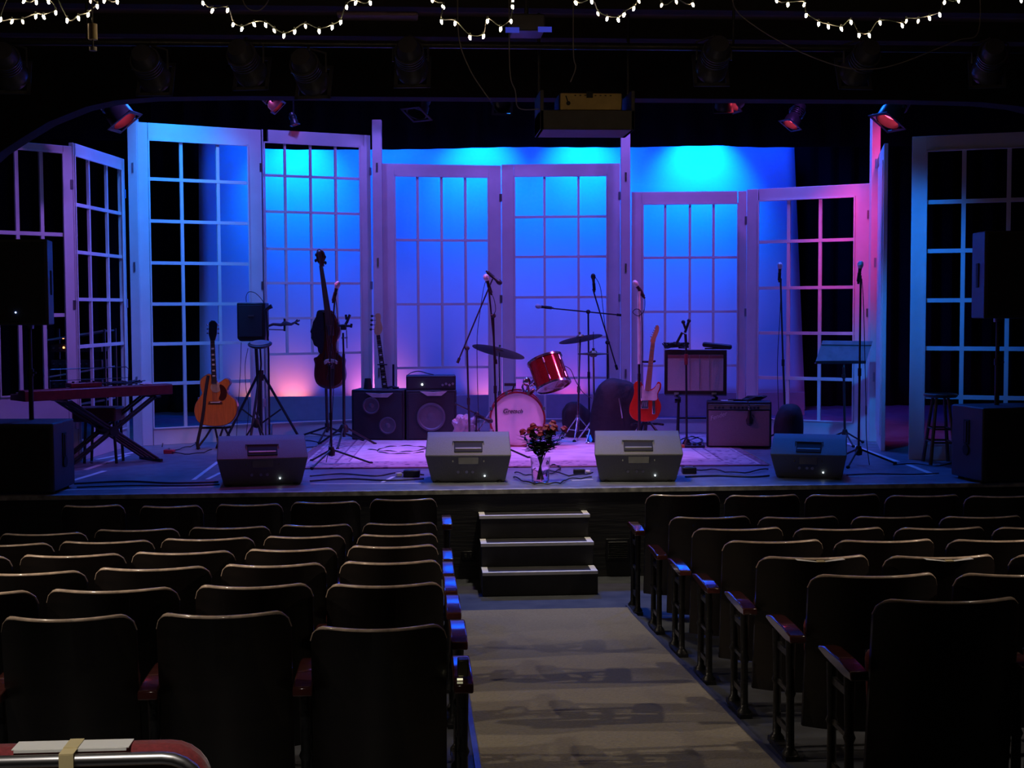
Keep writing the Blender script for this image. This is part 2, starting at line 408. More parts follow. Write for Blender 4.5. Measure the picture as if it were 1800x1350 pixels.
# the door flats
FL_N = 0
def flat(label, bl, br, tl, tr, stile, rail, brail, vcol, hrow, stop=None, th=.045, mw=.028, name='french_door_flat'):
    """bl, br: picture points where the two feet stand; tl, tr: top heights in the picture; vcol: fractions of the glass
       width for the upright bars; hrow: fractions of the glass height for the cross bars; stop: the fraction where the uprights end"""
    A, C_ = gs(*bl), gs(*br)
    h = ((on_plane(bl[0], tl, A).z - SZ) + (on_plane(br[0], tr, C_).z - SZ)) / 2
    W = (C_ - A).length; ang = math.atan2(C_.y - A.y, C_.x - A.x)
    e = thing(name, label, 'door flat', A, ang, 'white multi-pane door flats around the stage')
    gx0, gx1 = stile[0], W - stile[1]; gz0, gz1 = brail, h - rail
    B().box((stile[0] / 2, 0, h / 2), (stile[0], th, h)).box((W - stile[1] / 2, 0, h / 2), (stile[1], th, h)) \
        .box((W / 2, 0, h - rail / 2), (gx1 - gx0, th, rail)).box((W / 2, 0, brail / 2), (gx1 - gx0, th, brail)).build('frame', M_FLAT, e, bevel=.004)
    # moulding round the glass
    t = .016; b = B()
    for x in (gx0 + t / 2, gx1 - t / 2): b.box((x, -th / 2 - .006, (gz0 + gz1) / 2), (t, .012, gz1 - gz0))
    for z in (gz0 + t / 2, gz1 - t / 2): b.box(((gx0 + gx1) / 2, -th / 2 - .006, z), (gx1 - gx0, .012, t))
    b.build('moulding', M_FLAT, e, bevel=.003)
    b = B(); gw, gh = gx1 - gx0, gz1 - gz0
    zs = gz1 - (stop if stop else 1) * gh
    for f in vcol: b.box((gx0 + f * gw, 0, (gz1 + zs) / 2), (mw, .026, gz1 - zs))
    for f in hrow: b.box(((gx0 + gx1) / 2, 0, gz1 - f * gh), (gw, .030, mw))
    b.build('glazing_bars', M_FLAT, e)
    # hinges and a rear brace
    for f in (.12, .5, .88): B().box((W - .006, -th / 2 - .003, h * f), (.03, .006, .09)).build('hinge', M_STEEL, e, bevel=.001)


    return e
flat('large left door flat at the photo edge, narrow panes, behind the left loudspeaker', (-18, 826), (136, 811), 244, 258, (.09, .09), .06, .62, (.27, .62,), (.333, .667), mw=.032) if False else None
def fr(a, b_, xs): return [(x - a) / (b_ - a) for x in xs]
flat('tall white door flat at the left edge, three panes wide behind the keyboard', (-16, 825), (136, 811), 243, 258, (.09, .085), .06, .64,
     fr(3, 118, (40, 81)), fr(268, 690, (411, 551)), mw=.034)
flat('narrow angled door flat between the left edge flat and first corner post', (137, 811), (225, 784), 258, 273, (.012, .10), .11, .19,
     fr(137, 213, (161, 190)), fr(283, 775, (367, 448.5, 530, 612, 695)), mw=.032)
flat('tallest door flat left of the backdrop, behind acoustic guitar and small loudspeaker', (246, 784), (465, 772), 215, 228, (.135, .145), .17, .17,
     fr(265, 443, (323, 388)), fr(240, 767, (311, 387, 463, 538, 611, 684)), mw=.034)
flat('door flat with four pane columns behind the cello', (467, 771), (655, 762), 231, 235, (.0142, .125), .13, .16,
     fr(468, 636, (505, 549, 593)), fr(255, 741, (312, 374, 438, 497, 558, 620)), stop=fr(255, 741, (620,))[0], mw=.026)
flat('left one of the centre pair of door flats, behind bass guitar and cabinets', (674, 762), (882, 757), 290, 289, (.145, .145), .13, .13,
     fr(693, 863, (735, 778, 821)), fr(308, 740, (420.5, 533, 645)), stop=fr(308, 740, (645,))[0], mw=.026)
flat('right one of the centre pair of door flats, behind the drum kit', (884, 757), (1090, 757), 290, 287, (.14, .145), .13, .13,
     fr(902, 1070, (957, 1018)), fr(305, 740, (378, 449, 521, 592, 665)), mw=.026)
flat('shorter door flat with four pane columns behind the guitar amplifier on its stand', (1110, 760), (1310, 760), 338, 336, (.12, .09), .13, .15,
     fr(1127, 1298, (1168, 1212, 1254)), fr(355, 735, (450, 545, 640)), stop=fr(355, 735, (640,))[0], mw=.026)
flat('shorter three-column door flat behind the music stand, half over black', (1312, 764), (1525, 774), 333, 323, (.13, .15), .125, .18,
     fr(1330, 1505, (1386, 1443)), fr(349, 745, (424, 507, 588, 669)), mw=.034)
flat('wide white door flat at the right edge behind the wooden stool', (1597, 807), (1872, 816), 240, 229, (.125, .12), .13, .15,
     fr(1620, 1850, (1689, 1769)), fr(258, 783, (350, 437, 525, 611, 698)), mw=.038)
# side return seen edge on
A, C_ = gs(1543, 776), gs(1552, 793)
W = (C_ - A).length; h = on_plane(1552, 252, C_).z - SZ
e = thing('return_flat', 'narrow side flat folded back from the right corner post', 'scenery flat', A, math.atan2(C_.y - A.y, C_.x - A.x))
B().box((W / 2, 0, h / 2), (W, .04, h)).build('panel', M_FLAT, e, bevel=.004)
B().box((W / 2, -.026, h / 2), (W - .16, .012, h - .3)).build('moulding', M_FLAT, e, bevel=.004)
# posts
for lb, x0, x1, top, bot in (('tall white corner post between the left door flats', 227, 243, 207, 785), ('white post between cello flat and centre pair of flats', 656, 672, 210, 764),
                             ('white post right of the centre door flats, behind a microphone', 1091, 1107, 230, 762), ('tall corner post at the right lit magenta, by the music stand', 1527, 1542, 200, 777)):
    A, C_ = gs(x0 + (7 if x0 < 600 else (3 if x0 < 700 else 1)), bot), gs(x1 + (7 if x0 < 600 else (3 if x0 < 700 else 1)), bot)
    h = on_plane(x0, top, A).z - SZ; W = (C_ - A).length
    e = thing('corner_post', lb, 'post', (A + C_) / 2 + FH * .06, -YAW, 'white posts between the door flats')
    B().box((0, 0, h / 2), (W, .09, h)).build('timber', M_FLAT, e, bevel=.004)
    for f in (.2, .55, .85): B().box((0, -.048, h * f), (.02, .008, .1)).build('hinge', M_STEEL, e)

# ================================================================== THE SEATS
SW, SH = .47, .80                            # prototype back width and height
def back_panel():
    b = B(); NU, NV = 28, 14; g = [[], []]
    def P(u, v, side):
        x = u * SW / 2; ztop = SH
        au = abs(u) * SW / 2; rc = .055; ex = au - (SW / 2 - rc)
        if ex > 0: ztop -= rc - math.sqrt(max(0, rc * rc - ex * ex))
        z = .14 + (ztop - .14) * v
        y = -.10 * (1 - u * u) - .10 * (z - .14) / SH + .02 + (0 if side else .022)
        return (x, y, z)
    for side in (0, 1):
        for j in range(NV + 1):
            g[side].append([b.bm.verts.new(P(.5 * (-1 + 2 * i / NU) + .5 * math.sin(math.pi / 2 * (-1 + 2 * i / NU)), (j / NV) ** .8, side)) for i in range(NU + 1)])
    for side in (0, 1):
        for j in range(NV):
            for i in range(NU):
                b.bm.faces.new((g[side][j][i], g[side][j][i + 1], g[side][j + 1][i + 1], g[side][j + 1][i]))
    a, c = g
    ring = [(0, i) for i in range(NU + 1)] + [(j, NU) for j in range(1, NV + 1)] + [(NV, i) for i in range(NU - 1, -1, -1)] + [(j, 0) for j in range(NV - 1, 0, -1)]
    for k in range(len(ring)):
        p, q = ring[k], ring[(k + 1) % len(ring)]
        b.bm.faces.new((a[p[0]][p[1]], a[q[0]][q[1]], c[q[0]][q[1]], c[p[0]][p[1]]))
    edge = [(V(a[NV][i].co) + V(c[NV][i].co)) / 2 for i in range(NU + 1)]
    return b, edge
def edge_mesh(edge):
    b = B(); pts = edge
    n = len(pts); r = [.0095 if 3 < i < n - 4 else (.0075 if 2 < i < n - 3 else .0035) for i in range(n)]  # thins at the corners, where the painted highlight fades
    b.tube(pts, r, 10); return b
def standard(b, x):                          # cast iron side frame at x
    for y in (.02, .23):
        b.tube([(x, y, .0), (x, y, .03), (x, y, .05), (x, y, .28), (x, y, .30), (x, y, .32), (x, y, .54)], [.034, .034, .019, .017, .024, .017, .022], 10)
    b.box((x, .125, .47), (.014, .21, .03)); b.box((x, .125, .12), (.014, .21, .03)); b.box((x, .125, .30), (.012, .21, .02)); b.box((x, .125, .012), (.06, .30, .024))
def pad(b, x):
    pts = [(-.10, .555), (-.09, .588), (.05, .60), (.22, .602), (.30, .59), (.31, .572), (.22, .560), (.0, .548)]
    a = [b.bm.verts.new((x - .034, y, z)) for y, z in pts]; c = [b.bm.verts.new((x + .034, y, z)) for y, z in pts]
    for k in range(len(pts)):
        b.bm.faces.new((a[k], a[(k + 1) % len(pts)], c[(k + 1) % len(pts)], c[k]))
    b.bm.faces.new(a); b.bm.faces.new(c[::-1])
proto = thing('theatre_seat', 'seat', 'seat')
bb, edge = back_panel(); bb.build('backrest', M_SEATW, proto, sub=0)
edge_mesh(edge).build('top_edge', M_EDGE, proto)['label'] = 'light wooden top edge, highlight put into its pale colour'
b = B()
b.box((0, .10, .44), (.42, .09, .30), Matrix.Rotation(-.15, 3, 'X')); b.build('seat_cushion', M_RED, proto, bevel=.045, segs=4)['label'] = 'red upholstered tip-up cushion'
b = B(); b.box((0, .165, .43), (.38, .012, .26), Matrix.Rotation(-.15, 3, 'X')); b.build('seat_pan', M_IRON, proto, bevel=.004)
PROTO_PARTS = list(proto.children)
# shared standards between the seats: one prototype
eproto = thing('seat_standard', 'standard', 'armrest')
b = B(); standard(b, 0); b.build('iron_frame', M_IRON, eproto, bevel=0)
b = B(); pad(b, 0); b.build('armrest_pad', M_ARM, eproto, bevel=.006)
EPARTS = list(eproto.children)
used = {'s': False, 'e': False}
def place(root, parts, key, loc, label, group, scale=(1, 1, 1), rot=0):
    if not used[key]:
        r = root; used[key] = True
    else:
        r = root.copy(); COL.objects.link(r)
        for c in parts:
            d = c.copy(); COL.objects.link(d); d.parent = r
    r.location = loc; r.scale = scale; r.rotation_euler = (0, 0, rot)
    r['label'] = label; r['group'] = group
    return r
ORD = ['aisle seat', 'second seat from the aisle', 'third seat from the aisle', 'fourth seat from the aisle', 'fifth seat from the aisle', 'sixth seat from the aisle', 'seventh seat from the aisle']
ROWN = ['front row at the stage', 'second row from the stage', 'third row from the stage', 'fourth row from the stage', 'fifth row from the stage', 'sixth row from the stage', 'seventh row from the stage']
left_rows = [  # front row first: (Y, [(px_left, px_right, y_top) from the aisle outwards])
    (9.25, [(650, 768, 879), (510, 633, 884), (378, 496, 888), (243, 355, 891), (105, 217, 890)]),
    (8.50, [(637, 768, 921), (490, 619, 924), (330, 474, 928), (163, 313, 932), (-5, 150, 939)]),
    (7.75, [(627, 769, 941), (462, 606, 944), (280, 446, 948), (100, 268, 953), (-82, 90, 958)]),
    (7.00, [(610, 770, 961), (429, 592, 967), (228, 411, 972), (30, 217, 977), (-170, 15, 982)]),
    (6.25, [(596, 776, 989), (386, 572, 994), (162, 368, 1000), (-68, 148, 1008)]),
    (5.50, [(572, 780, 1029), (340, 548, 1031), (76, 311, 1038), (-180, 60, 1044)]),
    (4.75, [(544, 785, 1104), (270, 509, 1081), (-6, 234, 1087)]),
]
right_rows = [
    (9.30, [(1137, 1268, 871), (1277, 1409, 872), (1419, 1550, 871), (1560, 1692, 872), (1700, 1832, 873)]),
    (8.55, [(1179, 1322, 910), (1336, 1478, 910), (1501, 1645, 909), (1657, 1802, 909)]),
    (7.80, [(1220, 1380, 930), (1399, 1559, 930), (1577, 1737, 929), (1751, 1915, 928)]),
    (7.05, [(1274, 1451, 952), (1471, 1648, 951), (1670, 1850, 950)]),
    (6.30, [(1335, 1533, 980), (1559, 1756, 979), (1782, 1985, 977)]),
    (5.55, [(1427, 1655, 1012), (1685, 1908, 1010)]),
    (4.80, [(1543, 1803, 1056), (1835, 2100, 1054)]),
]
def seat_row(rows, side, pads):
    sgn = 1 if side == 'left' else -1
    for ri, (Y, seats) in enumerate(rows):
        fz = floor_z(Y)
        for si, (x0, x1, yt) in enumerate(seats):
            a, c = on_y(x0, yt, Y - .10), on_y(x1, yt, Y - .10)
            w_ = c.x - a.x; zt_ = (a.z + c.z) / 2; hs = (zt_ - fz) / SH
            xc = (a.x + c.x) / 2
            lab = 'dark seat, %s, %s, %s block' % (ORD[si], ROWN[ri], side)
            s_ = place(proto, PROTO_PARTS, 's', (xc, Y, fz), lab, 'theatre seats in the %s block' % side, (w_ / SW, 1, hs))
            if side == 'right' and ri == 4 and si in (0, 1):      # reserved slips
                s_['label'] = 'dark seat with paper slip on top, %s, fifth right row' % ('on the aisle' if si == 0 else 'second from the aisle')
                slips.append((xc, Y, zt_, w_, si))
            if si < len(seats) - 1 or x0 > -120:                  # the frame shared with the next seat outwards
                xo = (a.x - .028 if side == 'left' else c.x + .028)
                place(eproto, EPARTS, 'e', (xo, Y, fz), 'dark armrest on the outer side of the %s, %s, %s' % (ORD[si].replace(' seat', '') if si else 'aisle seat', ROWN[ri].replace(' from the stage', '').replace(' at the stage', ''), side),
                      'armrests between the seats', (1, 1, .95))
        px, py = pads[ri]
        q = on_y(px, py, Y + .10)
        place(eproto, EPARTS, 'e', (q.x, Y, fz), 'aisle end armrest and iron frame of the %s, %s block' % (ROWN[ri], side), 'aisle end armrests', (1, 1, max(.8, min(1.15, (q.z - fz) / .6))))
slips = []
seat_row(left_rows, 'left', [(785, 892), (786, 970), (787, 994), (791, 1022), (796, 1057), (805, 1104), (812, 1172)])
seat_row(right_rows, 'right', [(1118, 922), (1155, 964), (1194, 989), (1241, 1017), (1302, 1050), (1381, 1094), (1482, 1152)])
for xc, Y, zt_, w_, si in slips:
    e = thing('paper_slip', 'white paper slip lying on the %s seat top, fifth right row' % ('aisle' if si == 0 else 'second'), 'paper', (xc, Y - .16, zt_ + .004), 0)
    b = B()
    for k in (-1, 1): b.box((k * .055, 0, .004 - .010), (.115, .05, .0015), Matrix.Rotation(-k * .10, 3, 'Y'))
    b.build('paper', M_PAPER, e)
    B().box((0, -.002, -.008), (.035, .055, .004)).build('tape', M_YTAPE, e)
# nearest red chair at the lower left corner
Y0 = 2.9
a = on_y(-160, 1320, Y0); c = on_y(368, 1320, Y0); xc = (a.x + c.x) / 2; w_ = c.x - a.x
zt_ = on_y(150, 1316, Y0).z; fz = floor_z(Y0)
e = thing('red_chair', 'red padded chair with metal trim at lower left corner, paper taped on top', 'chair', (xc, Y0, fz))
H_ = zt_ - fz
def rr(w, h, r, z0, n=6):
    pts = [(-w / 2, z0), (w / 2, z0)]
    for k in range(n + 1): t = k / n * math.pi / 2; pts.append((w / 2 - r + r * math.cos(t), z0 + h - r + r * math.sin(t)))
    for k in range(n + 1): t = math.pi / 2 + k / n * math.pi / 2; pts.append((-w / 2 + r + r * math.cos(t), z0 + h - r + r * math.sin(t)))
    return pts
B().prism(rr(w_, .46, .09, H_ - .46), .0, .07).build('back_cushion', M_RED, e, bevel=.025, segs=4)
B().prism(rr(w_ - .02, .44, .085, H_ - .462), -.035, .0).build('back_board', mat('tan_plywood', (.25, .14, .05), .4, var=.25, scale=4, stretch=(10, 1, 1)), e, bevel=.004)
pts = [(x, -.03, z) for x, z in rr(w_ - .012, .445, .087, H_ - .46)][1:]
B().tube(pts + [(-w_ / 2 + .006, -.03, H_ - .46)], .014, 10).build('metal_trim', M_STEEL, e)
B().box((0, .27, H_ - .47), (w_ - .04, .44, .08)).build('seat', M_RED, e, bevel=.03, segs=3)
for sx in (-1, 1):
    B().tube([(sx * (w_ / 2 - .05), .04, H_ - .5), (sx * (w_ / 2 - .05), .02, 0)], .014).build('leg', M_STEEL, e)
    B().tube([(sx * (w_ / 2 - .05), .45, H_ - .5), (sx * (w_ / 2 - .05), .47, -.02)], .014).build('leg', M_STEEL, e)
p0 = on_y(22, 1325, Y0).x - xc; p1 = on_y(228, 1325, Y0).x - xc; t0 = on_y(122, 1325, Y0).x - xc
pe = thing('reserved_paper', 'white paper strip taped along the top of the red chair', 'paper', (xc, Y0, fz + H_))
B().box(((p0 + p1) / 2, .02, .003), (p1 - p0, .055, .002), Matrix.Rotation(.0, 3, 'X')).box(((p0 + p1) / 2, -.008, .0), (p1 - p0 - .01, .004, .006)).build('strip', M_PAPER, pe)
B().box((t0 + .005, .02, .0055), (.03, .06, .002)).box((t0 + .005, -.047, -.028), (.03, .003, .062)).box((t0 + .005, -.028, .004), (.03, .04, .002)).build('tape', M_YTAPE, pe)
# aisle light on the nearest left end frame
q = on_y(814, 1172, 4.72)
e = thing('aisle_lamp', 'small boxy aisle lamp on the nearest left end armrest', 'lamp', q)
B().box((0, 0, 0), (.04, .05, .06)).build('housing', mat('olive_metal', (.11, .10, .06), .35, metal=.5), e, bevel=.006)
B().box((-.012, -.027, -.037), (.02, .006, .006)).build('lens', mat('warm_lens', (.8, .8, .5), .3, emit=(1, .95, .6, .8)), e)

# ================================================================== STAGE EQUIPMENT
M_RUGF = None
def rug_mat():
    m = bpy.data.materials.new('persian_rug_wool'); m.use_nodes = True; nt = m.node_tree; b = nt.nodes['Principled BSDF']
    b.inputs['Roughness'].default_value = .95
    N = nt.nodes.new; K = nt.links.new
    tc = N('ShaderNodeTexCoord'); sep = N('ShaderNodeSeparateXYZ'); K(tc.outputs['Generated'], sep.inputs[0])
    def ab(sock, cx):
        a = N('ShaderNodeMath'); a.operation = 'SUBTRACT'; K(sock, a.inputs[0]); a.inputs[1].default_value = .5
        c = N('ShaderNodeMath'); c.operation = 'ABSOLUTE'; K(a.outputs[0], c.inputs[0])
        d = N('ShaderNodeMath'); d.operation = 'MULTIPLY'; K(c.outputs[0], d.inputs[0]); d.inputs[1].default_value = cx; return d
    # distance from the edge, in metres
    ax, ay = ab(sep.outputs[0], RUGW), ab(sep.outputs[1], RUGD)
    ex = N('ShaderNodeMath'); ex.operation = 'SUBTRACT'; ex.inputs[0].default_value = RUGW / 2; K(ax.outputs[0], ex.inputs[1])
    ey = N('ShaderNodeMath'); ey.operation = 'SUBTRACT'; ey.inputs[0].default_value = RUGD / 2; K(ay.outputs[0], ey.inputs[1])
    mn = N('ShaderNodeMath'); mn.operation = 'MINIMUM'; K(ex.outputs[0], mn.inputs[0]); K(ey.outputs[0], mn.inputs[1])
    r = N('ShaderNodeValToRGB'); r.color_ramp.interpolation = 'CONSTANT'; e = r.color_ramp.elements
    e[0].position = 0; e[0].color = (.30, .16, .20, 1); e[1].position = .06; e[1].color = (.62, .50, .50, 1)
    for p, c in ((.09, (.28, .18, .26, 1)), (.10, (.55, .42, .46, 1)), (.34, (.28, .18, .26, 1)), (.36, (.66, .54, .55, 1)), (.46, (.40, .26, .34, 1)), (.475, (.78, .66, .66, 1))):
        k = e.new(p); k.color = c
    K(mn.outputs[0], r.inputs[0])
    v = N('ShaderNodeTexVoronoi'); v.inputs['Scale'].default_value = 13; K(tc.outputs['Object'], v.inputs[0])
    vr = N('ShaderNodeValToRGB'); vr.color_ramp.elements[0].position = .25; vr.color_ramp.elements[1].position = .34
    vr.color_ramp.elements[0].color = (.35, .28, .4, 1); vr.color_ramp.elements[1].color = (1, 1, 1, 1); K(v.outputs['Distance'], vr.inputs[0])
    bd = N('ShaderNodeMath'); bd.operation = 'LESS_THAN'; K(mn.outputs[0], bd.inputs[0]); bd.inputs[1].default_value = .46
    mx = N('ShaderNodeMix'); mx.data_type = 'RGBA'; mx.blend_type = 'MULTIPLY'; K(bd.outputs[0], mx.inputs[0]); K(r.outputs[0], mx.inputs[6]); K(vr.outputs[0], mx.inputs[7])
    n = N('ShaderNodeTexNoise'); n.inputs['Scale'].default_value = 5; K(tc.outputs['Object'], n.inputs[0])
    nr = N('ShaderNodeValToRGB'); nr.color_ramp.elements[0].position = .35; nr.color_ramp.elements[0].color = (.8, .78, .82, 1); nr.color_ramp.elements[1].position = .6; nr.color_ramp.elements[1].color = (1, 1, 1, 1)
    K(n.outputs['Fac'], nr.inputs[0])
    m2 = N('ShaderNodeMix'); m2.data_type = 'RGBA'; m2.blend_type = 'MULTIPLY'; m2.inputs[0].default_value = 1; K(mx.outputs[2], m2.inputs[6]); K(nr.outputs[0], m2.inputs[7])
    K(m2.outputs[2], b.inputs['Base Color'])
    return m
ra, rb_ = gs(512, 825), gs(1352, 819); rc_ = gs(600, 768)
RUGW = (rb_ - ra).length; RUGD = rc_.y - ra.y
ang = math.atan2(rb_.y - ra.y, rb_.x - ra.x)
rug = thing('patterned_rug', 'large pale patterned rug under the drum kit and amplifiers', 'rug', (ra + rb_) / 2, ang)
B().box((0, RUGD / 2, .006), (RUGW, RUGD, .010)).build('pile', rug_mat(), rug, bevel=.003)
b = B()
for s_ in (-1, 1):
    for k in range(90): b.box((s_ * (RUGW / 2 + .015), .02 + k * (RUGD - .04) / 89, .004), (.03, .006, .004))
fo = b.build('fringe', mat('rug_fringe', (.6, .55, .5), .9), rug); fo['kind'] = 'stuff'

# ---------------------------------------------------------------- floor monitors
M_WEDGE = mat('textured_monitor_paint', (.18, .18, .185), .50, bump=.35, scale=240, spec=.4)
M_LED = mat('status_led', (.9, .95, 1), .3, emit=(.8, .95, 1, 6))
def wedge(label, pxl, pxr, py, top, rot, side=0):
    A, C_ = gs(pxl, py), gs(pxr, py); W = (C_ - A).length; mid = (A + C_) / 2
    e = thing('floor_monitor', label, 'stage monitor', mid, -YAW + rot, 'floor monitors along the stage edge')
    H = on_plane((pxl + pxr) / 2, top, mid + FH * .24).z - SZ
    prof = [(.085, 0), (.065, .03), (-.004, H * .57), (.012, H * .61), (.15, H * .90), (.17, H * .925), (.25, H), (.28, H * .985), (.52, .10), (.50, 0)]
    bm = B(); n = len(prof); vs = []
    fx_ = [.84, .88, 1, 1, .965, .965, .965, .965, .9, .84]
    for s_ in (-1, 1): vs.append([bm.bm.verts.new((s_ * W / 2 * fx_[i], prof[i][0], prof[i][1])) for i in range(n)])
    a, c = vs
    for k in range(n): bm.bm.faces.new((a[k], a[(k + 1) % n], c[(k + 1) % n], c[k]))
    bm.bm.faces.new(a); bm.bm.faces.new(c[::-1])
    bm.build('cabinet', M_WEDGE, e, bevel=.007)
    # handle: a dark recess with a bar, and a plate below it
    t = math.atan2(.138, H * .29); R = Matrix.Rotation(-t, 3, 'X')
    hz = H * .73; hy = .012 + (hz - H * .61) / (H * .29) * .138
    hb = B(); hb.box((0, hy - .001, hz), (W * .33, .012, .125), R)
    hnd = hb.build('handle_recess', M_RUB, e, bevel=.01)
    B().box((0, hy - .020, hz - .014), (W * .31, .018, .024), R).build('handle_bar', mat('grey_handle', (.22, .22, .23), .35), hnd, bevel=.006)
    pts = [(-W * .18, hz - .12), (-W * .18, hz + .042), (W * .18, hz + .042), (W * .18, hz - .12)]
    B().tube([(x, (hy + .045 if z > hz else .010) - .006, z) for x, z in pts], .006, 6).build('handle_rim', M_WEDGE, hnd)
    B().box((0, .006, hz - .105), (W * .235, .01, .062), Matrix.Rotation(.0, 3, 'X')).build('rating_plate', mat('plate_grey', (.20, .20, .19), .5), e, bevel=.003)
    for k, s_ in enumerate((-.12, -.02, .05)):
        B().cyl((s_ * W, .034, .09), (s_ * W, .056, .09), .012, seg=12).build('socket', M_STEEL, e)
    B().ball((.19 * W, .050, .055), .0055).build('led', M_LED, e)
    b = B(); b.box((0, .408, H * .52), (W * .86, .006, .34), Matrix.Rotation(math.atan2(.24, -(H * .985 - .10)) + math.pi, 3, 'X'))
    b.build('front_grille', M_GRL, e)
    for s_ in (-1, 1): B().cyl((s_ * W * .36, .08, -.0), (s_ * W * .36, .08, .012), .02, seg=12).build('foot', M_RUB, e)
    return e
wedge('leftmost floor monitor wedge, its top lit pink, at the stage edge', 384, 541, 855, 765, math.radians(12))
wedge('floor monitor wedge left of the roses, grey-lit top and plate', 748, 899, 850, 759, math.radians(1.5))
wedge('floor monitor wedge right of the roses with blue-lit top', 1045, 1201, 849, 757, math.radians(-1))
wedge('rightmost floor monitor wedge, blue top, turned towards the centre', 1354, 1487, 843, 763, math.radians(-16))

# ---------------------------------------------------------------- loudspeakers at the sides
def cab(e, name, x, y, z, w_, d_, h_, m=M_BOX, bev=.012, parent=None, trap=1):
    return B().box((x, y, z + h_ / 2), (w_, d_, h_)).build(name, m, parent or e, bevel=bev)
def subw(label, corner, px_far, top, wout, yaw, side):
    """corner: picture point of the front inner foot corner"""
    A = gs(*corner); h = on_plane(corner[0], top, A).z - SZ
    e = thing('subwoofer', label, 'loudspeaker', A, yaw, 'subwoofers at the two ends of the stage')
    s_ = side
    cx = -s_ * wout / 2
    B().box((cx, .25, h / 2 + .012), (wout, .50, h - .02)).build('cabinet', M_BOX, e, bevel=.012)
    B().box((cx, -.006, h / 2), (wout - .06, .012, h - .07)).build('grille', M_GRL, e, bevel=.003)
    xf = .002 * s_
    ha = B().box((xf, .25, h * .66), (.012, .09, .20)).build('handle_recess', M_RUB, e, bevel=.004)
    B().box((xf + .008 * s_, .25, h * .66), (.01, .025, .17)).build('handle', M_BLK, ha, bevel=.004)
    B().cyl((xf, .25, h * .42), (xf + s_ * .01, .25, h * .42), .045, seg=20).build('connector_dish', M_RUB, e)
    for a in (.08, .42):
        for c in (-.05, -wout + .05) if s_ > 0 else (.05, wout - .05):
            B().cyl((c, a, 0), (c, a, .016), .025, seg=12).build('foot', M_RUB, e)
    return e, h
eL, hL = subw('black subwoofer at the left end of the stage, purple-lit side', (96, 870), 0, 745, .74, -YAW, 1)
eR, hR = subw('black subwoofer at the right end of the stage beside the stool', (1726, 852), 0, 718, .66, -YAW + .18, -1)
# pole-mounted tops
def top_speaker(label, gpt, pxl, pxr, ytop, ybot, yaw, side, strip):
    p = gpt
    e = thing('loudspeaker', label, 'loudspeaker', (p[0], p[1], 0), yaw, 'loudspeakers on poles above the subwoofers')
    q0, q1 = on_plane(pxl, ybot, p), on_plane(pxr, ytop, p)
    z0, z1 = q0.z, q1.z; w_ = .40; e.location = ((q0 + q1) / 2).x, p[1], z0
    h = z1 - z0
    pl = [(-w_ / 2, 0), (w_ / 2, 0), (w_ / 2 * .72, .36), (-w_ / 2 * .72, .36)]
    b = B(); a = [b.bm.verts.new((x, y, 0)) for x, y in pl]; c = [b.bm.verts.new((x, y, h)) for x, y in pl]
    for k in range(4): b.bm.faces.new((a[k], a[(k + 1) % 4], c[(k + 1) % 4], c[k]))
    b.bm.faces.new(a[::-1]); b.bm.faces.new(c); b.build('cabinet', M_BOX, e, bevel=.01)
    B().box((0, -.006, h / 2), (w_ - .04, .012, h - .05)).build('grille', M_GRL, e, bevel=.003)
    x = side * w_ / 2 * .86
    R = Matrix.Rotation(side * .155, 3, 'Z')
    B().box((x + .002 * side, .18, h * .56), (.014, .07, .11), R).build('handle_recess', M_RUB, e, bevel=.003)
    B().box((x + .002 * side, .18, h * .42), (.014, .06, .09), R).build('handle_recess', M_RUB, e, bevel=.003)
    B().cyl((0, .17, -.03), (0, .17, .01), .035, seg=16).build('pole_socket', M_STEEL, e)
    return e
def pole(label, px, zb, zt_, p):
    e = thing('speaker_pole', label, 'pole', (p[0], p[1], zb))
    B().cyl((0, 0, 0), (0, 0, (zt_ - zb) * .55), .019).build('lower_tube', M_MET, e)
    B().cyl((0, 0, (zt_ - zb) * .5), (0, 0, zt_ - zb), .0155).build('upper_tube', M_STEEL if 0 else M_MET, e)
    B().cyl((0, 0, (zt_ - zb) * .48), (0, 0, (zt_ - zb) * .56), .027).build('collar', M_BLK, e)
    B().tube([(0, 0, (zt_ - zb) * .52), (.05, -.02, (zt_ - zb) * .52)], .008).build('lock_knob', M_BLK, e)
pL = V((eL.location.x - .27, eL.location.y + .22, SZ)); pR = V((eR.location.x + .26, eR.location.y + .16, SZ))
tL = top_speaker('black loudspeaker on a pole at the left photo edge', pL, -24, 72, 420, 572, -YAW + .06, 1, 0)
tR = top_speaker('black loudspeaker on a pole at the right photo edge, blue-lit side', pR, 1746, 1840, 405, 560, -YAW + .10, -1, 0)
tL.location.x = pL.x; tR.location.x = pR.x
def under(t_):
    return V(t_.location) + Matrix.Rotation(t_.rotation_euler.z, 3, 'Z') @ V((0, .17, 0))
for t_, hh, lb in ((tL, hL, 'black pole carrying the left loudspeaker, standing on its subwoofer'), (tR, hR, 'black pole carrying the right loudspeaker, standing on its subwoofer')):
    u_ = under(t_); pole(lb, 0, SZ + hh, t_.location.z - .03, u_)
B().ball((-.05, -.014, .10), .006).build('led', mat('blue_led', (.3, .4, 1), .3, emit=(.3, .45, 1, 8)), tL)

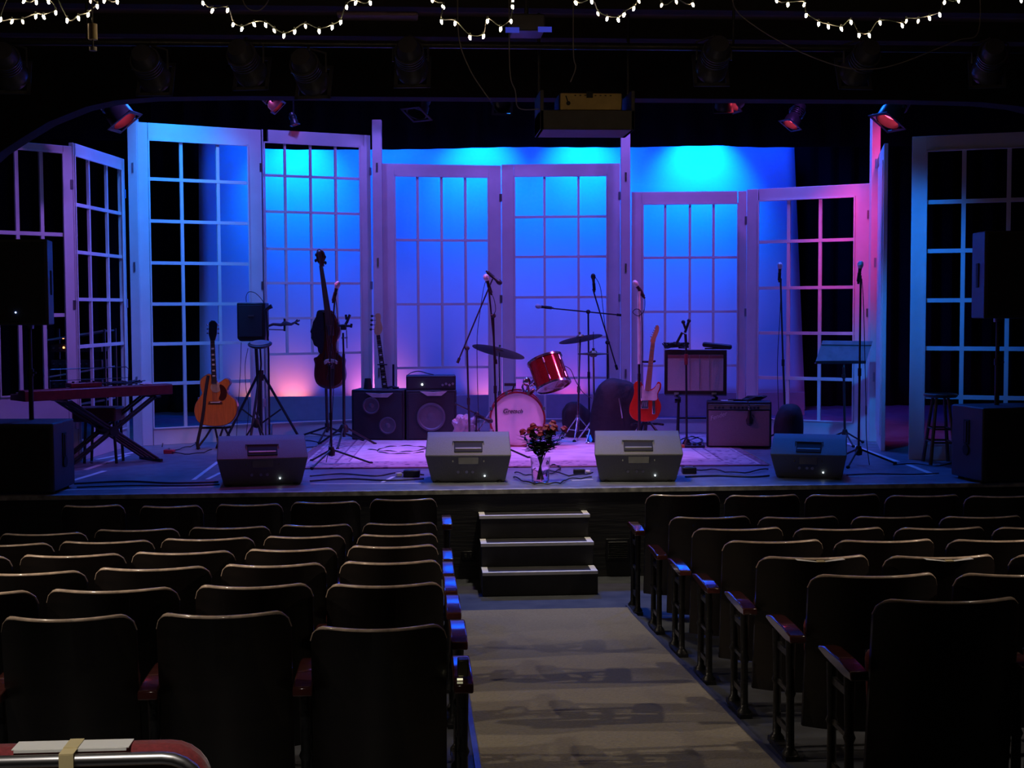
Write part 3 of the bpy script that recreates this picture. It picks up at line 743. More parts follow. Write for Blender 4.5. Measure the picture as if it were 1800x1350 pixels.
# ---------------------------------------------------------------- keyboard corner
kA, kB = V(on_plane(44, 700, EYE + FH * 11.9)), V(on_plane(304, 700, EYE + FH * 12.9))
kz = on_plane(170, 681, EYE + FH * 12.4).z
klen = (V((kB.x, kB.y, 0)) - V((kA.x, kA.y, 0))).length; kyaw = math.atan2(kB.y - kA.y, kB.x - kA.x)
kc = V(((kA.x + kB.x) / 2, (kA.y + kB.y) / 2, 0))
kb = thing('stage_piano', 'long dark red stage piano on a folding stand at left', 'keyboard', (kc.x, kc.y, kz - .095), kyaw)
M_KB = mat('dark_red_keyboard_shell', (.16, .018, .022), .38, var=.2, scale=20, coat=.2)
b = B(); a = []; prof = [(0, 0), (0, .088), (.02, .097), (.13, .097), (.15, .06), (.30, .055), (.31, .0)]
for s_ in (-1, 1): a.append([b.bm.verts.new((s_ * klen / 2, y, z)) for y, z in prof])
for k in range(len(prof)): b.bm.faces.new((a[0][k], a[0][(k + 1) % 7], a[1][(k + 1) % 7], a[1][k]))
b.bm.faces.new(a[0]); b.bm.faces.new(a[1][::-1]); b.build('shell', M_KB, kb, bevel=.004)
b = B()
for k in range(52): b.box((-klen / 2 + .06 + k * (klen - .12) / 51, .225, .062), ((klen - .12) / 51 - .001, .13, .012))
wk = b.build('white_keys', mat('ivory_keys', (.7, .7, .68), .3), kb); wk['kind'] = 'stuff'
b = B()
for k in range(51):
    if k % 7 not in (2, 6): b.box((-klen / 2 + .06 + (k + .5) * (klen - .12) / 51, .195, .073), (.011, .08, .012))
bk = b.build('black_keys', M_BLK, kb); bk['kind'] = 'stuff'
B().box((klen / 2 - .004, .15, .035), (.012, .29, .07)).build('end_cheek', mat('red_end_cheek', (.32, .03, .03), .35), kb, bevel=.003)
st = thing('keyboard_stand', 'black double-braced folding X stand under the stage piano', 'stand', (kc.x + .12 * math.cos(kyaw), kc.y + .12 * math.sin(kyaw), SZ), kyaw)
hz_ = kz - .10 - SZ
for yy in (.04, .25):
    for s_ in (-1, 1):
        for o_ in (-.022, .022):
            B().tube([(s_ * .44 + o_, yy, .02), (-s_ * .44 + o_, yy + s_ * .012, hz_)], .012, 8).build('brace_tube', M_MET, st)
for s_ in (-1, 1):
    B().box((s_ * .44, .145, .015), (.035, .40, .03)).build('foot_bar', M_MET, st, bevel=.008)
    B().box((-s_ * .44, .145, hz_ - .01), (.05, .34, .02)).build('support_arm', M_MET, st, bevel=.006)
B().cyl((0, .0, hz_ / 2), (0, .29, hz_ / 2), .045, seg=20).build('hub', M_BLK, st)
bn = face('keyboard_bench', 'low dark red bench tucked behind the keyboard stand', 'bench', 168, 818, off=.12)
q0, q1 = L(bn, 127, 742), L(bn, 204, 717)
B().box(((q0.x + q1.x) / 2, .14, (q0.z + q1.z) / 2), (q1.x - q0.x, .32, q1.z - q0.z)).build('cushion', mat('dark_red_vinyl', (.10, .018, .022), .45), bn, bevel=.02, segs=3)
for sx in (-.13, .13):
    for sy in (.03, .25): B().tube([(sx, sy, q0.z), (sx * 1.15, sy, 0)], .014).build('leg', M_MET, bn)
# small gear on the piano lid
kt = kz + .003
def on_kb(u, v=.06): p = Matrix.Rotation(kyaw, 3, 'Z') @ V((u, v, 0)); return V((kc.x + p.x, kc.y + p.y, kt))
e = thing('cable_heap', 'tangled heap of black cable on the right end of the stage piano', 'cable', on_kb(.28), kyaw)
b = B()
for k in range(9):
    r0 = random.uniform(.05, .11); ph = random.random() * 6
    b.tube([(r0 * 1.6 * math.cos(t + ph) + random.uniform(-.06, .06), .05 + r0 * .5 * math.sin(t + ph), .008 + .035 * random.random()) for t in [i * .7 for i in range(10)]], .0045, 6)
b.build('loops', M_CABLE, e)
e = thing('effects_unit', 'flat dark red effects unit lying on the stage piano', 'effects unit', on_kb(-.12), kyaw)
B().box((0, .05, .022), (.30, .12, .04)).build('case', M_KB, e, bevel=.006)
for k in range(4): B().cyl((-.1 + k * .066, .05, .042), (-.1 + k * .066, .05, .055), .012, seg=12).build('knob', M_BLK, e)
e = thing('wire_music_rest', 'thin wire music rest standing on the stage piano', 'music rest', on_kb(-.05, .09), kyaw)
B().tube([(-.40, 0, 0), (-.40, .02, .15), (-.38, .03, .17), (.36, .03, .17), (.38, .02, .15), (.36, 0, 0)], .004, 6).tube([(-.40, .01, .07), (.37, .01, .07)], .003, 6).build('wire_frame', M_MET, e)
e = thing('folded_cloth', 'small pale cloth beside the cables on the stage piano', 'cloth', on_kb(.47, .05), kyaw)
b = B(); b.box((0, 0, .007), (.10, .07, .012)).box((.01, .0, .018), (.07, .05, .01), Matrix.Rotation(.3, 3, 'Z')); b.build('cloth', M_PAPER, e, bevel=.005)
# equipment rack seen through the left flat
rk = face('equipment_rack', 'equipment rack with small orange lights seen through the left flat', 'equipment rack', 100, 800, off=1.2)
p0, p1 = L(rk, 84, 716), L(rk, 130, 585)
w_ = .62; x0 = p0.x
for zz in (L(rk, 90, 712).z, L(rk, 90, 655).z, L(rk, 90, 590).z):
    B().box((x0 + w_ / 2, .2, zz), (w_, .45, .018), Matrix.Rotation(-.16, 3, 'Y')).build('shelf', mat('grey_shelf', (.25, .25, .28), .5), rk, bevel=.003)
for sx in (0, w_):
    for sy in (.0, .4): B().box((x0 + sx, sy, p1.z / 2 + .02), (.025, .025, p1.z + .04)).build('upright', M_MET, rk)
zz = [L(rk, 100, 640).z, L(rk, 100, 612).z, L(rk, 100, 675).z]
for z in zz:
    u = B().box((x0 + w_ / 2, .2, z), (w_ - .08, .36, .085)).build('rack_unit', M_BLK, rk, bevel=.004)
    for k in range(7): B().cyl((x0 + .07 + k * .07, .005, z), (x0 + .07 + k * .07, .02, z), .010, seg=10).build('knob', M_STEEL, u)
for (px, py) in ((111, 594), (112, 611)):
    q = L(rk, px, py, -.01); B().ball(q, .011).build('pilot_light', mat('orange_pilot', (1, .3, .05), .3, emit=(1, .28, .08, 5)), rk)

# ---------------------------------------------------------------- stands
def tripod(e, x, y, r, h, n=3, a0=.5, hub=.03, leg=.009, brace=False):
    for k in range(n):
        a = a0 + k * 2 * math.pi / n; X, Y_ = x + r * math.cos(a), y + r * math.sin(a)
        l = B().tube([(x + .02 * math.cos(a), y + .02 * math.sin(a), h), (X, Y_, .014)], leg, 8).build('leg', M_MET, e)
        B().ball((X, Y_, .014), .014, (1.3, 1.3, 1)).build('rubber_foot', M_RUB, l)
    B().lathe([(0, h - .06), (hub, h - .05), (hub * 1.15, h - .01), (hub * .7, h + .03), (0, h + .035)], (x, y, 0)).build('hub', M_BLK, e)
def mic_mesh(e, p, d, silver=True, s=1.0, parent=None):
    d = V(d).normalized(); p = V(p)
    m_ = B().lathe([(0, -.155 * s), (.010 * s, -.15 * s), (.0115 * s, -.10 * s), (.016 * s, -.02 * s), (.018 * s, 0), (.0, .002)], p, d, 16).build('microphone_body', M_BLK, parent or e)
    g = B().lathe([(0, -.01 * s), (.019 * s, -.006 * s), (.0265 * s, .018 * s), (.0265 * s, .030 * s), (.021 * s, .048 * s), (.010 * s, .057 * s), (0, .059 * s)], p, d, 18).build('grille', mat('silver_mic_mesh', (.72, .70, .72), .4, .6, bump=.5, scale=400) if silver else M_BLK, m_)
    B().tube([p - d * .13 * s, p - d * .05 * s], .017 * s, 10).build('clip', M_RUB, e)
def hang_cable(e, pts, r=.0035, name='cable'):
    return B().tube(curve_pts(pts, 6), r, 6).build(name, M_CABLE, e)
def mic_stand(label, base, top, mic=None, boom=None, silver=True, hubh=.14, legr=.30, a0=.5, cable=None, name='microphone_stand', clutch=True, tube=.0095):
    """base: picture point where it meets the floor; top: top of the upright; boom: (tail, head); mic: (x, y, dx, dz)"""
    e = face(name, label, 'microphone stand', base[0], base[1], 'microphone stands on the stage')
    t = L(e, *top)
    mid = V((t.x * .5, 0, t.z * .5))
    B().tube([(0, 0, hubh - .05), mid], tube * 1.15).build('lower_tube', M_MET, e)
    B().tube([mid - V((0, 0, .02)), t], tube).build('upper_tube', M_MET, e)
    B().cyl(mid - V((0, 0, .05)), mid + V((0, 0, .02)), .016).build('clutch', M_BLK, e)
    tripod(e, 0, 0, legr, hubh, a0=a0)
    if boom:
        a, c = L(e, *boom[0]), L(e, *boom[1])
        B().tube([a, c], .0075).build('boom_arm', M_MET, e)
        B().cyl(a, a + (c - a) * .06, .014).build('counterweight', M_RUB, e)
        B().ball(t, .024, (1.1, .9, 1)).build('boom_joint', M_BLK, e)
        B().tube([t, t + V((.0, -.05, -.01))], .007).build('wing_knob', M_BLK, e)
    if mic:
        p = L(e, mic[0], mic[1], mic[4] if len(mic) > 4 else 0); mic_mesh(e, p, (mic[2], -.25, mic[3]), silver)
    if cable:
        hang_cable(e, [L(e, *q) + V((0, -.02, 0)) for q in cable])
    return e
mic_stand('microphone stand in front of the cello, tripod foot on the rug', (583, 818), (580, 640), (592, 505, .3, 1), ((577, 668), (589, 520)), a0=.15, legr=.36,
          cable=[(590, 520), (594, 560), (590, 620), (586, 700), (581, 770), (574, 812)])
mic_stand('straight microphone stand left of the drums, pink-lit grille', (874, 808), (867, 555), (856, 492, -.3, 1), ((872, 640), (859, 505)), a0=2.2,
          cable=[(858, 505), (868, 525), (871, 545), (866, 560), (867, 600), (871, 680), (872, 770)])
mic_stand('boom microphone stand left of the drums, long arm rising to right', (826, 793), (821, 612), (874, 493, .75, -.65), ((804, 638), (866, 490)), silver=False, a0=1.2,
          cable=[(862, 480), (852, 500), (845, 540), (839, 590), (839, 650), (841, 720), (844, 785)])
mic_stand('overhead boom microphone stand behind the drums, arm almost level', (1036, 765), (1034, 548), (950, 539, -1, .12), ((1092, 554), (960, 541)), a0=.8)
mic_stand('boom microphone stand right of the drums, arm leaning left to a dark microphone', (1068, 770), (1068, 602), (1043, 490, -.1, 1), ((1085, 650), (1042, 508)), silver=False, a0=.3,
          cable=[(1046, 487), (1055, 505), (1060, 545), (1064, 580), (1069, 620), (1071, 700)])
mic_stand('pale-taped straight microphone stand before the black round bag', (1124, 800), (1123, 520), (1119, 502, -.6, .9), a0=1.0, tube=.012,
          cable=[(1124, 505), (1132, 520), (1132, 545), (1122, 555), (1112, 549), (1119, 543), (1127, 552), (1129, 600), (1127, 700)])
mic_stand('straight microphone stand behind the black covered bag at right', (1381, 780), (1372, 489), (1371, 471, 0, 1), a0=.9,
          cable=[(1373, 490), (1370, 560), (1366, 640), (1368, 720), (1370, 775)])
mic_stand('tall straight microphone stand at the music stand, silver grille', (1509, 817), (1513, 484), (1512, 470, .05, 1), a0=.0, legr=.33,
          cable=[(1514, 490), (1517, 540), (1519, 620), (1521, 700), (1522, 770), (1528, 822)])
tape_e = [o for o in bpy.data.objects if o.get('label', '').startswith('pale-taped')][0]
B().tube([L(tape_e, 1124, 640), L(tape_e, 1123, 512)], .017, 10).build('tape_sleeve', mat('pale_tape_wrap', (.7, .72, .78), .5), tape_e)
# guitar cable stand in front of the amplifier: forked holder on an elbow
e = face('holder_stand', 'black stand with a forked holder rising before the raised amplifier', 'stand', 1207, 787)
t = L(e, 1206, 610)
B().tube([(0, 0, .09), t], .011).build('upright', M_MET, e)
b = B(); b.tube([t, L(e, 1205, 588), L(e, 1199, 585), L(e, 1188, 606)], .014, 8); b.build('elbow', M_BLK, e)
b = B(); b.tube([L(e, 1204, 585), L(e, 1208, 573), L(e, 1211, 564)], .013, 8).tube([L(e, 1205, 578), L(e, 1201, 567)], .012, 8).ball(L(e, 1211, 564), .02).ball(L(e, 1201, 566), .02); b.build('fork', M_BLK, e)
B().lathe([(0, 0), (.13, .0), (.13, .018), (.05, .035), (.02, .09), (0, .09)]).build('round_base', M_IRON, e)
B().cyl(t - V((0, 0, .18)), t - V((0, 0, .07)), .018).build('grip', mat('red_grip', (.35, .05, .05), .5), e)
# clamp holder stand right of the cello
e = face('clamp_stand', 'black stand with an X-shaped clamp holder right of the cello', 'stand', 605, 785)
t = L(e, 603, 585)
B().tube([(0, 0, .1), L(e, 604, 622)], .015).build('lower_tube', M_MET, e)
B().tube([L(e, 604, 622), t], .010).build('upper_tube', M_MET, e)
tripod(e, 0, 0, .34, .20, a0=.45, hub=.045, leg=.011)
b = B(); b.tube([L(e, 594, 572), L(e, 604, 573), L(e, 618, 573)], .012).tube([L(e, 604, 576), L(e, 610, 566), L(e, 615, 553)], .014).tube([L(e, 609, 562), L(e, 608, 553)], .012).tube([L(e, 618, 569), L(e, 617, 576)], .012)
b.build('clamp', M_BLK, e); B().box(L(e, 604, 575), (.06, .05, .06)).build('clamp_head', M_BLK, e, bevel=.01)
B().tube([L(e, 609, 580), L(e, 610, 612)], .005).tube([L(e, 600, 594), L(e, 611, 594)], .008).build('adjuster', M_STEEL, e)

# ---------------------------------------------------------------- small loudspeaker and side stand at left
e = face('tripod_loudspeaker', 'small black loudspeaker on a tall tripod right of acoustic guitar', 'loudspeaker', 447, 788, off=.3)
q0, q1 = L(e, 417, 600), L(e, 466, 532)
cx = (q0.x + q1.x) / 2; w_ = q1.x - q0.x; h = q1.z - q0.z
b = B().prism([(q0.x + .03, q0.z - .0), (q0.x + w_ - .01, q0.z), (q1.x, q0.z + .06), (q1.x, q1.z), (q0.x, q1.z), (q0.x, q0.z + .03)], -.0, .22)
b.build('cabinet', M_BLK, e, bevel=.012)
B().box((cx - .005, -.006, q0.z + h * .53), (w_ - .05, .012, h - .07)).build('grille', M_GRL, e, bevel=.004)
B().box((cx, -.014, q0.z + h * .66), (.06, .006, .014)).build('badge', M_STEEL, e)
pt = L(e, 446, 600)
B().tube([(pt.x * .2, .1, .3), (pt.x, .1, pt.z + .05)], .018).build('pole', M_MET, e)
hubz = L(e, 447, 660).z
for a in (2.9, .3, 4.6):
    l = B().tube([(.03 * math.cos(a), .1 + .03 * math.sin(a), hubz), (.42 * math.cos(a), .1 + .42 * math.sin(a), .02)], .014).build('leg', M_MET, e)
    B().ball((.42 * math.cos(a), .1 + .42 * math.sin(a), .02), .022).build('rubber_foot', M_RUB, l)
    B().tube([(0, .1, .22), (.21 * math.cos(a), .1 + .21 * math.sin(a), hubz * .5)], .009).build('brace', M_MET, e)
B().cyl((0, .1, hubz - .06), (0, .1, hubz + .05), .035).build('collar', M_BLK, e)
B().cyl((0, .1, .12), (0, .1, hubz), .018).build('centre_tube', M_MET, e)
hang_cable(e, [L(e, 433, 531), L(e, 433, 520), L(e, 438, 513), L(e, 450, 516), L(e, 463, 531), L(e, 466, 545)], name='cable')
hang_cable(e, [L(e, 424, 602), L(e, 423, 640), L(e, 421, 680), L(e, 417, 740), L(e, 415, 786)], name='cable')
hang_cable(e, [L(e, 436, 612), L(e, 431, 640), L(e, 432, 680), L(e, 437, 720), L(e, 430, 786)], name='cable')
g = face('percussion_pad', 'thin oval electronic pad on a thin stand before the tripod loudspeaker', 'drum pad', 452, 795)
q = L(g, 457, 606)
B().lathe([(0, -.018), (.09, -.018), (.118, .0), (.12, .012), (.105, .018), (0, .02)], q, (0, -.25, 1)).build('pad', M_BLK, g)
B().lathe([(0, .019), (.095, .019), (.095, .024), (0, .025)], q, (0, -.25, 1)).build('playing_surface', mat('grey_rubber_pad', (.18, .2, .22), .5), g)
B().tube([q, L(g, 459, 640), (.0, 0, .3)], .009).build('upright', M_MET, g)
tripod(g, 0, 0, .2, .3, a0=1.4)
e = face('tablet_arm_stand', 'thin stand with a jointed clamp arm reaching right to the cello', 'stand', 474, 790)
t = L(e, 468, 545)
B().tube([(0, 0, .06), L(e, 472, 620), t], .010).build('upright', M_MET, e)
b = B(); b.tube([L(e, 470, 574), L(e, 480, 570), L(e, 494, 571), L(e, 500, 568), L(e, 512, 570), L(e, 520, 566), L(e, 527, 563)], [.010, .014, .016, .026, .014, .010, .008]); b.build('clamp_arm', mat('grey_clamp', (.12, .13, .15), .35, .5), e)
b = B(); b.tube([L(e, 519, 566), L(e, 523, 562)], .008).tube([L(e, 519, 568), L(e, 526, 571)], .008).tube([L(e, 500, 560), L(e, 500, 582)], .010); b.build('clamp_fingers', M_BLK, e)
B().tube([L(e, 470, 579), L(e, 500, 580)], .006).build('arm_rod', M_STEEL, e)
B().tube([L(e, 466, 546), L(e, 472, 541), L(e, 478, 538)], [.016, .020, .022]).build('microphone', M_BLK, e)
tripod(e, 0, 0, .2, .12, a0=.9)

# ================================================================== INSTRUMENTS
def stack_body(e, name, pts, y0, y1, m, n=3, round_=.010):
    return B().prism(smooth_poly(outline(e, pts), n), y0, y1).build(name, m, e, bevel=round_, segs=3)
# ---- acoustic guitar
e = face('acoustic_guitar', 'orange-brown acoustic guitar with cutaway and black strap at left', 'guitar', 378, 790)
e.location.z = SZ
M_SPR = mat('amber_spruce_top', (.62, .20, .045), .28, var=.18, scale=5, stretch=(14, 1, 1), coat=.5)
M_MAH = mat('dark_guitar_side', (.14, .045, .02), .3, var=.2, coat=.4)
body = [(369, 657), (360, 660), (352, 668), (352, 681), (355, 691), (350, 699), (343, 711), (341, 724), (345, 738), (354, 746), (368, 749), (384, 749.5), (400, 746), (411, 737), (417, 722), (415, 706), (407, 697), (400, 691), (400, 682), (404, 675), (402, 667), (396, 665), (390, 669), (384, 672), (378, 666)]
stack_body(e, 'body', body, .0, .10, M_MAH)
cx0 = L(e, 379, 707)
top = [(379 + (x - 379) * .975, 707 + (y - 707) * .975) for x, y in body]
B().prism(smooth_poly(outline(e, top), 3), -.004, .002).build('top', M_SPR, e)
q = L(e, 379.5, 681)
B().lathe([(.045, 0), (.053, 0), (.053, .003), (.045, .003)], V((q.x, -.004, q.z)), (0, -1, 0)).build('rosette', mat('pale_rosette', (.5, .4, .3), .4), e)
B().cyl((q.x, -.003, q.z), (q.x, -.006, q.z), .045, seg=24).build('sound_hole', M_RUB, e)
B().prism(smooth_poly(outline(e, [(386, 676), (394, 679), (399, 688), (398, 698), (392, 704), (385, 701), (388, 690)]), 3), -.0075, -.003).build('pickguard', mat('dark_pickguard', (.06, .015, .012), .2), e)
a, c = L(e, 367, 707), L(e, 391, 707)
B().box(((a.x + c.x) / 2, -.010, a.z), (c.x - a.x, .014, .022)).build('bridge', M_MAH, e, bevel=.004)
B().box(((a.x + c.x) / 2, -.018, a.z), ((c.x - a.x) * .7, .006, .008)).build('saddle', M_PAPER, e)
def neck(e, p0, p1, w0, w1, m, mf, y=-.012, th=.022, frets=18, dots=True, nm='neck'):
    """p0 at the body, p1 at the nut"""
    a, c = L(e, *p0), L(e, *p1); d = (c - a).normalized(); s_ = V((d.z, 0, -d.x))
    b = B(); vs = []
    for p, w_ in ((a, w0), (c, w1)):
        for yy in (0, th):
            for sd in (-1, 1): vs.append(b.bm.verts.new(p + s_ * sd * w_ / 2 * (1 if yy == 0 else .6) + V((0, y + yy, 0))))
    for f in ((0, 1, 5, 4), (2, 3, 7, 6), (0, 2, 6, 4), (1, 3, 7, 5), (0, 1, 3, 2), (4, 5, 7, 6)): b.bm.faces.new([vs[i] for i in f])
    nk = b.build(nm, m, e, bevel=.003)
    b = B(); vs = []
    for p, w_ in ((a, w0), (c, w1)):
        for yy in (-.005, .0):
            for sd in (-1, 1): vs.append(b.bm.verts.new(p + s_ * sd * w_ / 2 * .97 + V((0, y + yy, 0))))
    for f in ((0, 1, 5, 4), (2, 3, 7, 6), (0, 2, 6, 4), (1, 3, 7, 5), (0, 1, 3, 2), (4, 5, 7, 6)): b.bm.faces.new([vs[i] for i in f])
    fb = b.build('fingerboard', mf, nk)
    R = Matrix.Rotation(-math.atan2(d.x, d.z) * -1, 3, 'Y')
    if frets:
        b = B(); Lr = (c - a).length
        for k in range(frets):
            f = 1 - (2 ** (-(k + 1) / 12)) * 1.0; f = f / .68
            if f > 1: break
            p = c + (a - c) * f; b.box(p + V((0, y - .006, 0)), (w1 + (w0 - w1) * f, .003, .003), R)
        b.build('frets', M_STEEL, fb)
        if dots:
            b = B()
            for k in (3, 5, 7, 9, 12, 15):
                f = (1 - 2 ** (-(k - .5) / 12)) / .68
                p = c + (a - c) * f; b.box(p + V((0, y - .006, 0)), (w1 * .62, .003, .016), R)
            b.build('inlays', M_PAPER, fb)
    return nk, a, c, d, s_, R
nk, a, c, d, s_, R = neck(e, (377, 673), (374, 598), .056, .044, M_MAH, mat('dark_fingerboard', (.045, .028, .022), .4), frets=20)
hs = B().prism(outline(e, [(370, 599), (367, 588), (367.5, 567), (372, 563), (378, 564), (382, 569), (381, 588), (378, 599)]), -.008, .012).build('headstock', mat('black_lacquer', (.02, .02, .02), .2, coat=.5), e, bevel=.003)
for k in range(3):
    for sd, x in ((-1, 364.5), (1, 384)):
        p = L(e, x, 571 + k * 7.5)
        B().cyl(p, p - V((sd * .02, 0, 0)), .004, seg=8).ball(p, .009, (1, .6, 1), 10).build('tuner', M_CHR, hs)
b = B()
for k in range(6):
    u = (k - 2.5) * .0075; b.tube([c + V((u, -.02, .0)), (cx0.x + u * 1.3 - .0, -.022, L(e, 379, 707).z)], .0009, 4)
b.build('strings', M_STEEL, e)
B().tube(curve_pts([L(e, 366, 660, -.02), L(e, 361, 690, -.035), L(e, 358, 720, -.04), L(e, 353, 750, -.03), L(e, 347, 780, -.03), L(e, 350, 789, -.02)], 5), .016, 8).build('strap', mat('black_strap', (.015, .015, .017), .8), e)
gstand_pts = e
g = thing('guitar_stand', 'black folding stand under the acoustic guitar', 'guitar stand', e.location, -YAW)
g.location = V(e.location) + FH * .0
for pts in ([(372, 752), (362, 768), (346, 789)], [(378, 752), (382, 770), (384, 789)], [(394, 750), (400, 762), (414, 783)], [(392, 752), (386, 770), (380, 789)]):
    B().tube([L(g, *p, dy) for p, dy in zip(pts, (.03, .06, .10 if pts[0][0] > 385 else -.02))], .011).build('leg', M_MET, g)
B().tube([L(g, 352, 752, -.03), L(g, 362, 752, .06), L(g, 398, 752, .06), L(g, 407, 750, -.03)], .011).build('cradle', M_RUB, g)
# ---- cello
e = face('cello', 'dark reddish cello propped upright on its stand in front of a flat', 'cello', 580, 783)
M_CEL = mat('dark_cello_varnish', (.10, .022, .014), .25, var=.35, scale=5, stretch=(6, 1, 1), coat=.6)
cb = [(572, 545), (562, 546), (557, 556), (552, 567), (547, 584), (547, 594), (552, 604), (559, 612), (562, 620), (557, 627), (551, 630), (553, 640), (552, 652), (552.5, 664), (557, 675), (568, 682), (582, 684), (597, 679.5), (605, 669), (607, 657), (604.5, 643), (606, 632), (598, 625), (592, 616), (591, 604), (595, 593), (598, 581), (595, 568), (589, 554), (583, 546)]
B().prism(smooth_poly(outline(e, cb), 3), .0, .13).build('body', M_CEL, e, bevel=.012, segs=3)
cc = (579, 615); cb2 = [(cc[0] + (x - cc[0]) * .93, cc[1] + (y - cc[1]) * .96) for x, y in cb]
B().prism(smooth_poly(outline(e, cb2), 3), -.012, .004).build('belly', M_CEL, e, bevel=.010, segs=3)
nk, a, c, d, s_, R = neck(e, (580.5, 572), (565.5, 467), .075, .040, M_CEL, mat('reddish_fingerboard', (.10, .05, .045), .3), y=-.05, th=.045, frets=0)
nf = B().tube([L(e, 580.5, 572, -.05), L(e, 582, 590, -.045)], [.034, .030]).build('fingerboard_end', mat('reddish_fingerboard', (.10, .05, .045)), nk)
sc = B()
sc.tube(curve_pts([L(e, 566, 468, -.03), L(e, 564, 455, -.01), L(e, 562, 446, .0), L(e, 561, 441, .02), L(e, 560, 444, .045), L(e, 561, 450, .04), L(e, 561.5, 447, .025)], 4), [.026] * 10 + [.022] * 15, 10)
sc.tube([L(e, 564 + 5.5 * math.sin(a), 452 - 10 * math.cos(a)) for a in [k * math.pi / 8 for k in range(16)]], .016, 8, closed=True)
o = sc.build('scroll', M_CEL, e)
for k, (x, y, sd) in enumerate(((556, 448, -1), (571, 452, 1), (555, 458, -1), (572, 462, 1))):
    B().tube([L(e, 563, y), L(e, x, y)], [.006, .005]).ball(L(e, x, y), .016, (.9, .5, 1.2), 10).build('tuning_peg', M_BLK, e)
br = B().prism(outline(e, [(571, 635), (573, 632), (581, 630.5), (590, 632), (594, 635), (593, 640), (588, 637), (583, 636), (577, 637), (572, 641)]), -.075, -.012).build('bridge', mat('pale_maple_bridge', (.55, .5, .42), .4), e, bevel=.003)
B().prism(outline(e, [(579, 647), (589, 647), (586, 678), (582, 678)]), -.05, -.03).build('tailpiece', M_BLK, e, bevel=.004)
b = B()
for k in range(4):
    u = (k - 1.5); b.tube([L(e, 565.5 + u * 1.2, 468, -.062), L(e, 582.5 + u * 3, 632, -.082), L(e, 584 + u * 1.6, 648, -.055)], .0012, 4)
b.build('strings', M_STEEL, e)
for sx in (571.5, 593.5):
    B().tube(curve_pts([L(e, sx - 1, 617, -.016), L(e, sx + 1, 621, -.016), L(e, sx, 628, -.016), L(e, sx - 1, 635, -.016), L(e, sx + 1, 639, -.016)], 4), .004, 6).build('sound_hole', M_RUB, e)
B().tube([L(e, 583, 684, .05), (0.0, .05, .03)], .006).build('endpin', M_STEEL, e)
g = face('cello_stand', 'black tripod stand holding up the cello', 'instrument stand', 572, 779, off=.16)
B().tube([(0, 0, .1), L(g, 571, 600)], .015).build('upright', M_MET, g)
for x, y, dy in ((507, 766, .05), (640, 775, -.05), (560, 788, -.3)):
    q = L(g, x, y, dy); B().tube([(0, 0, .16), (q.x, dy, .015)], .011).build('leg', M_MET, g)
    B().tube([(0, 0, .06), (q.x * .45, dy * .45, .09)], .007).build('brace', M_MET, g)
B().cyl((0, 0, .12), (0, 0, .20), .026).build('collar', M_BLK, g)
B().tube([L(g, 562, 668, -.2), L(g, 566, 668, -.02), L(g, 590, 668, -.02), L(g, 598, 668, -.2)], .010).build('cradle', M_RUB, g)
e = face('black_jacket', 'black cloth draped over the left shoulder of the cello', 'cloth', 556, 783)
e.location = V(e.location) - FH * .0
jb = [(562, 545), (569, 548), (571, 575), (570, 606), (566, 622), (560, 618), (559, 610), (553, 607), (550, 597), (547, 594), (549, 588), (546, 583), (549, 576), (551, 566), (556, 557), (558, 548)]
B().prism(smooth_poly(outline(e, jb), 2), -.045, .15).build('cloth', mat('black_jersey', (.012, .012, .016), .9, bump=.6, scale=25), e, bevel=.015, segs=3)
# ---- bass guitar behind the cabinet
e = face('bass_guitar', 'bass guitar with orange-lit headstock rising behind the bass cabinets', 'guitar', 680, 779, off=.74)
M_MAPLE = mat('maple', (.72, .42, .20), .3, var=.1, scale=6, stretch=(8, 1, 1), coat=.4)
nk, a, c, d, s_, R = neck(e, (678, 692), (665, 589), .066, .044, M_MAPLE, mat('rosewood_board', (.05, .028, .02), .5), frets=20)
hs = B().prism(smooth_poly(outline(e, [(662, 589), (658, 584), (659, 574), (661, 564), (659.5, 555), (662, 551), (668, 551.5), (669.5, 558), (669, 563), (671, 570), (672.5, 578), (668, 588)]), 3), -.006, .012).build('headstock', M_MAPLE, e, bevel=.002)
for x, y in ((654, 555.5), (653.5, 563), (652, 579), (653, 571)):
    B().tube([L(e, x + 8, y), L(e, x, y)], .003).ball(L(e, x, y), .017, (1, .4, .8), 10).build('tuner', M_MET, hs)
B().box(L(e, 672, 641, -.03), (.11, .02, .014)).build('capo', M_BLK, e, bevel=.004)
B().prism(smooth_poly(outline(e, [(668, 694), (663, 686), (659, 690), (661, 702), (659, 716), (662, 732), (674, 742), (688, 742), (699, 733), (701, 718), (695, 706), (697, 692), (693, 684), (688, 692), (684, 697)]), 3), .0, .045).build('body', mat('dark_bass_body', (.05, .03, .03), .2, coat=.5), e, bevel=.008)
for k in range(2): B().box(L(e, 679 + k, 708 + k * 9, -.004), (.07, .012, .02)).build('pickup', M_BLK, e)
g = thing('guitar_stand', 'stand holding the bass guitar behind the cabinets', 'guitar stand', e.location, -YAW)
g.location = V(e.location) + FH * .1
B().tube([(0, 0, .3), (0, .05, .8)], .012).build('upright', M_MET, g)
for sx in (-1, 1): B().tube([(0, 0, .32), (sx * .2, -.08, .0)], .012).build('leg', M_MET, g)
B().tube([(0, 0, .32), (0, .18, .0)], .012).build('leg', M_MET, g)
B().tube([(-.12, -.16, .20), (-.1, 0, .19), (.1, 0, .19), (.12, -.16, .20)], .011).build('cradle', M_RUB, g)
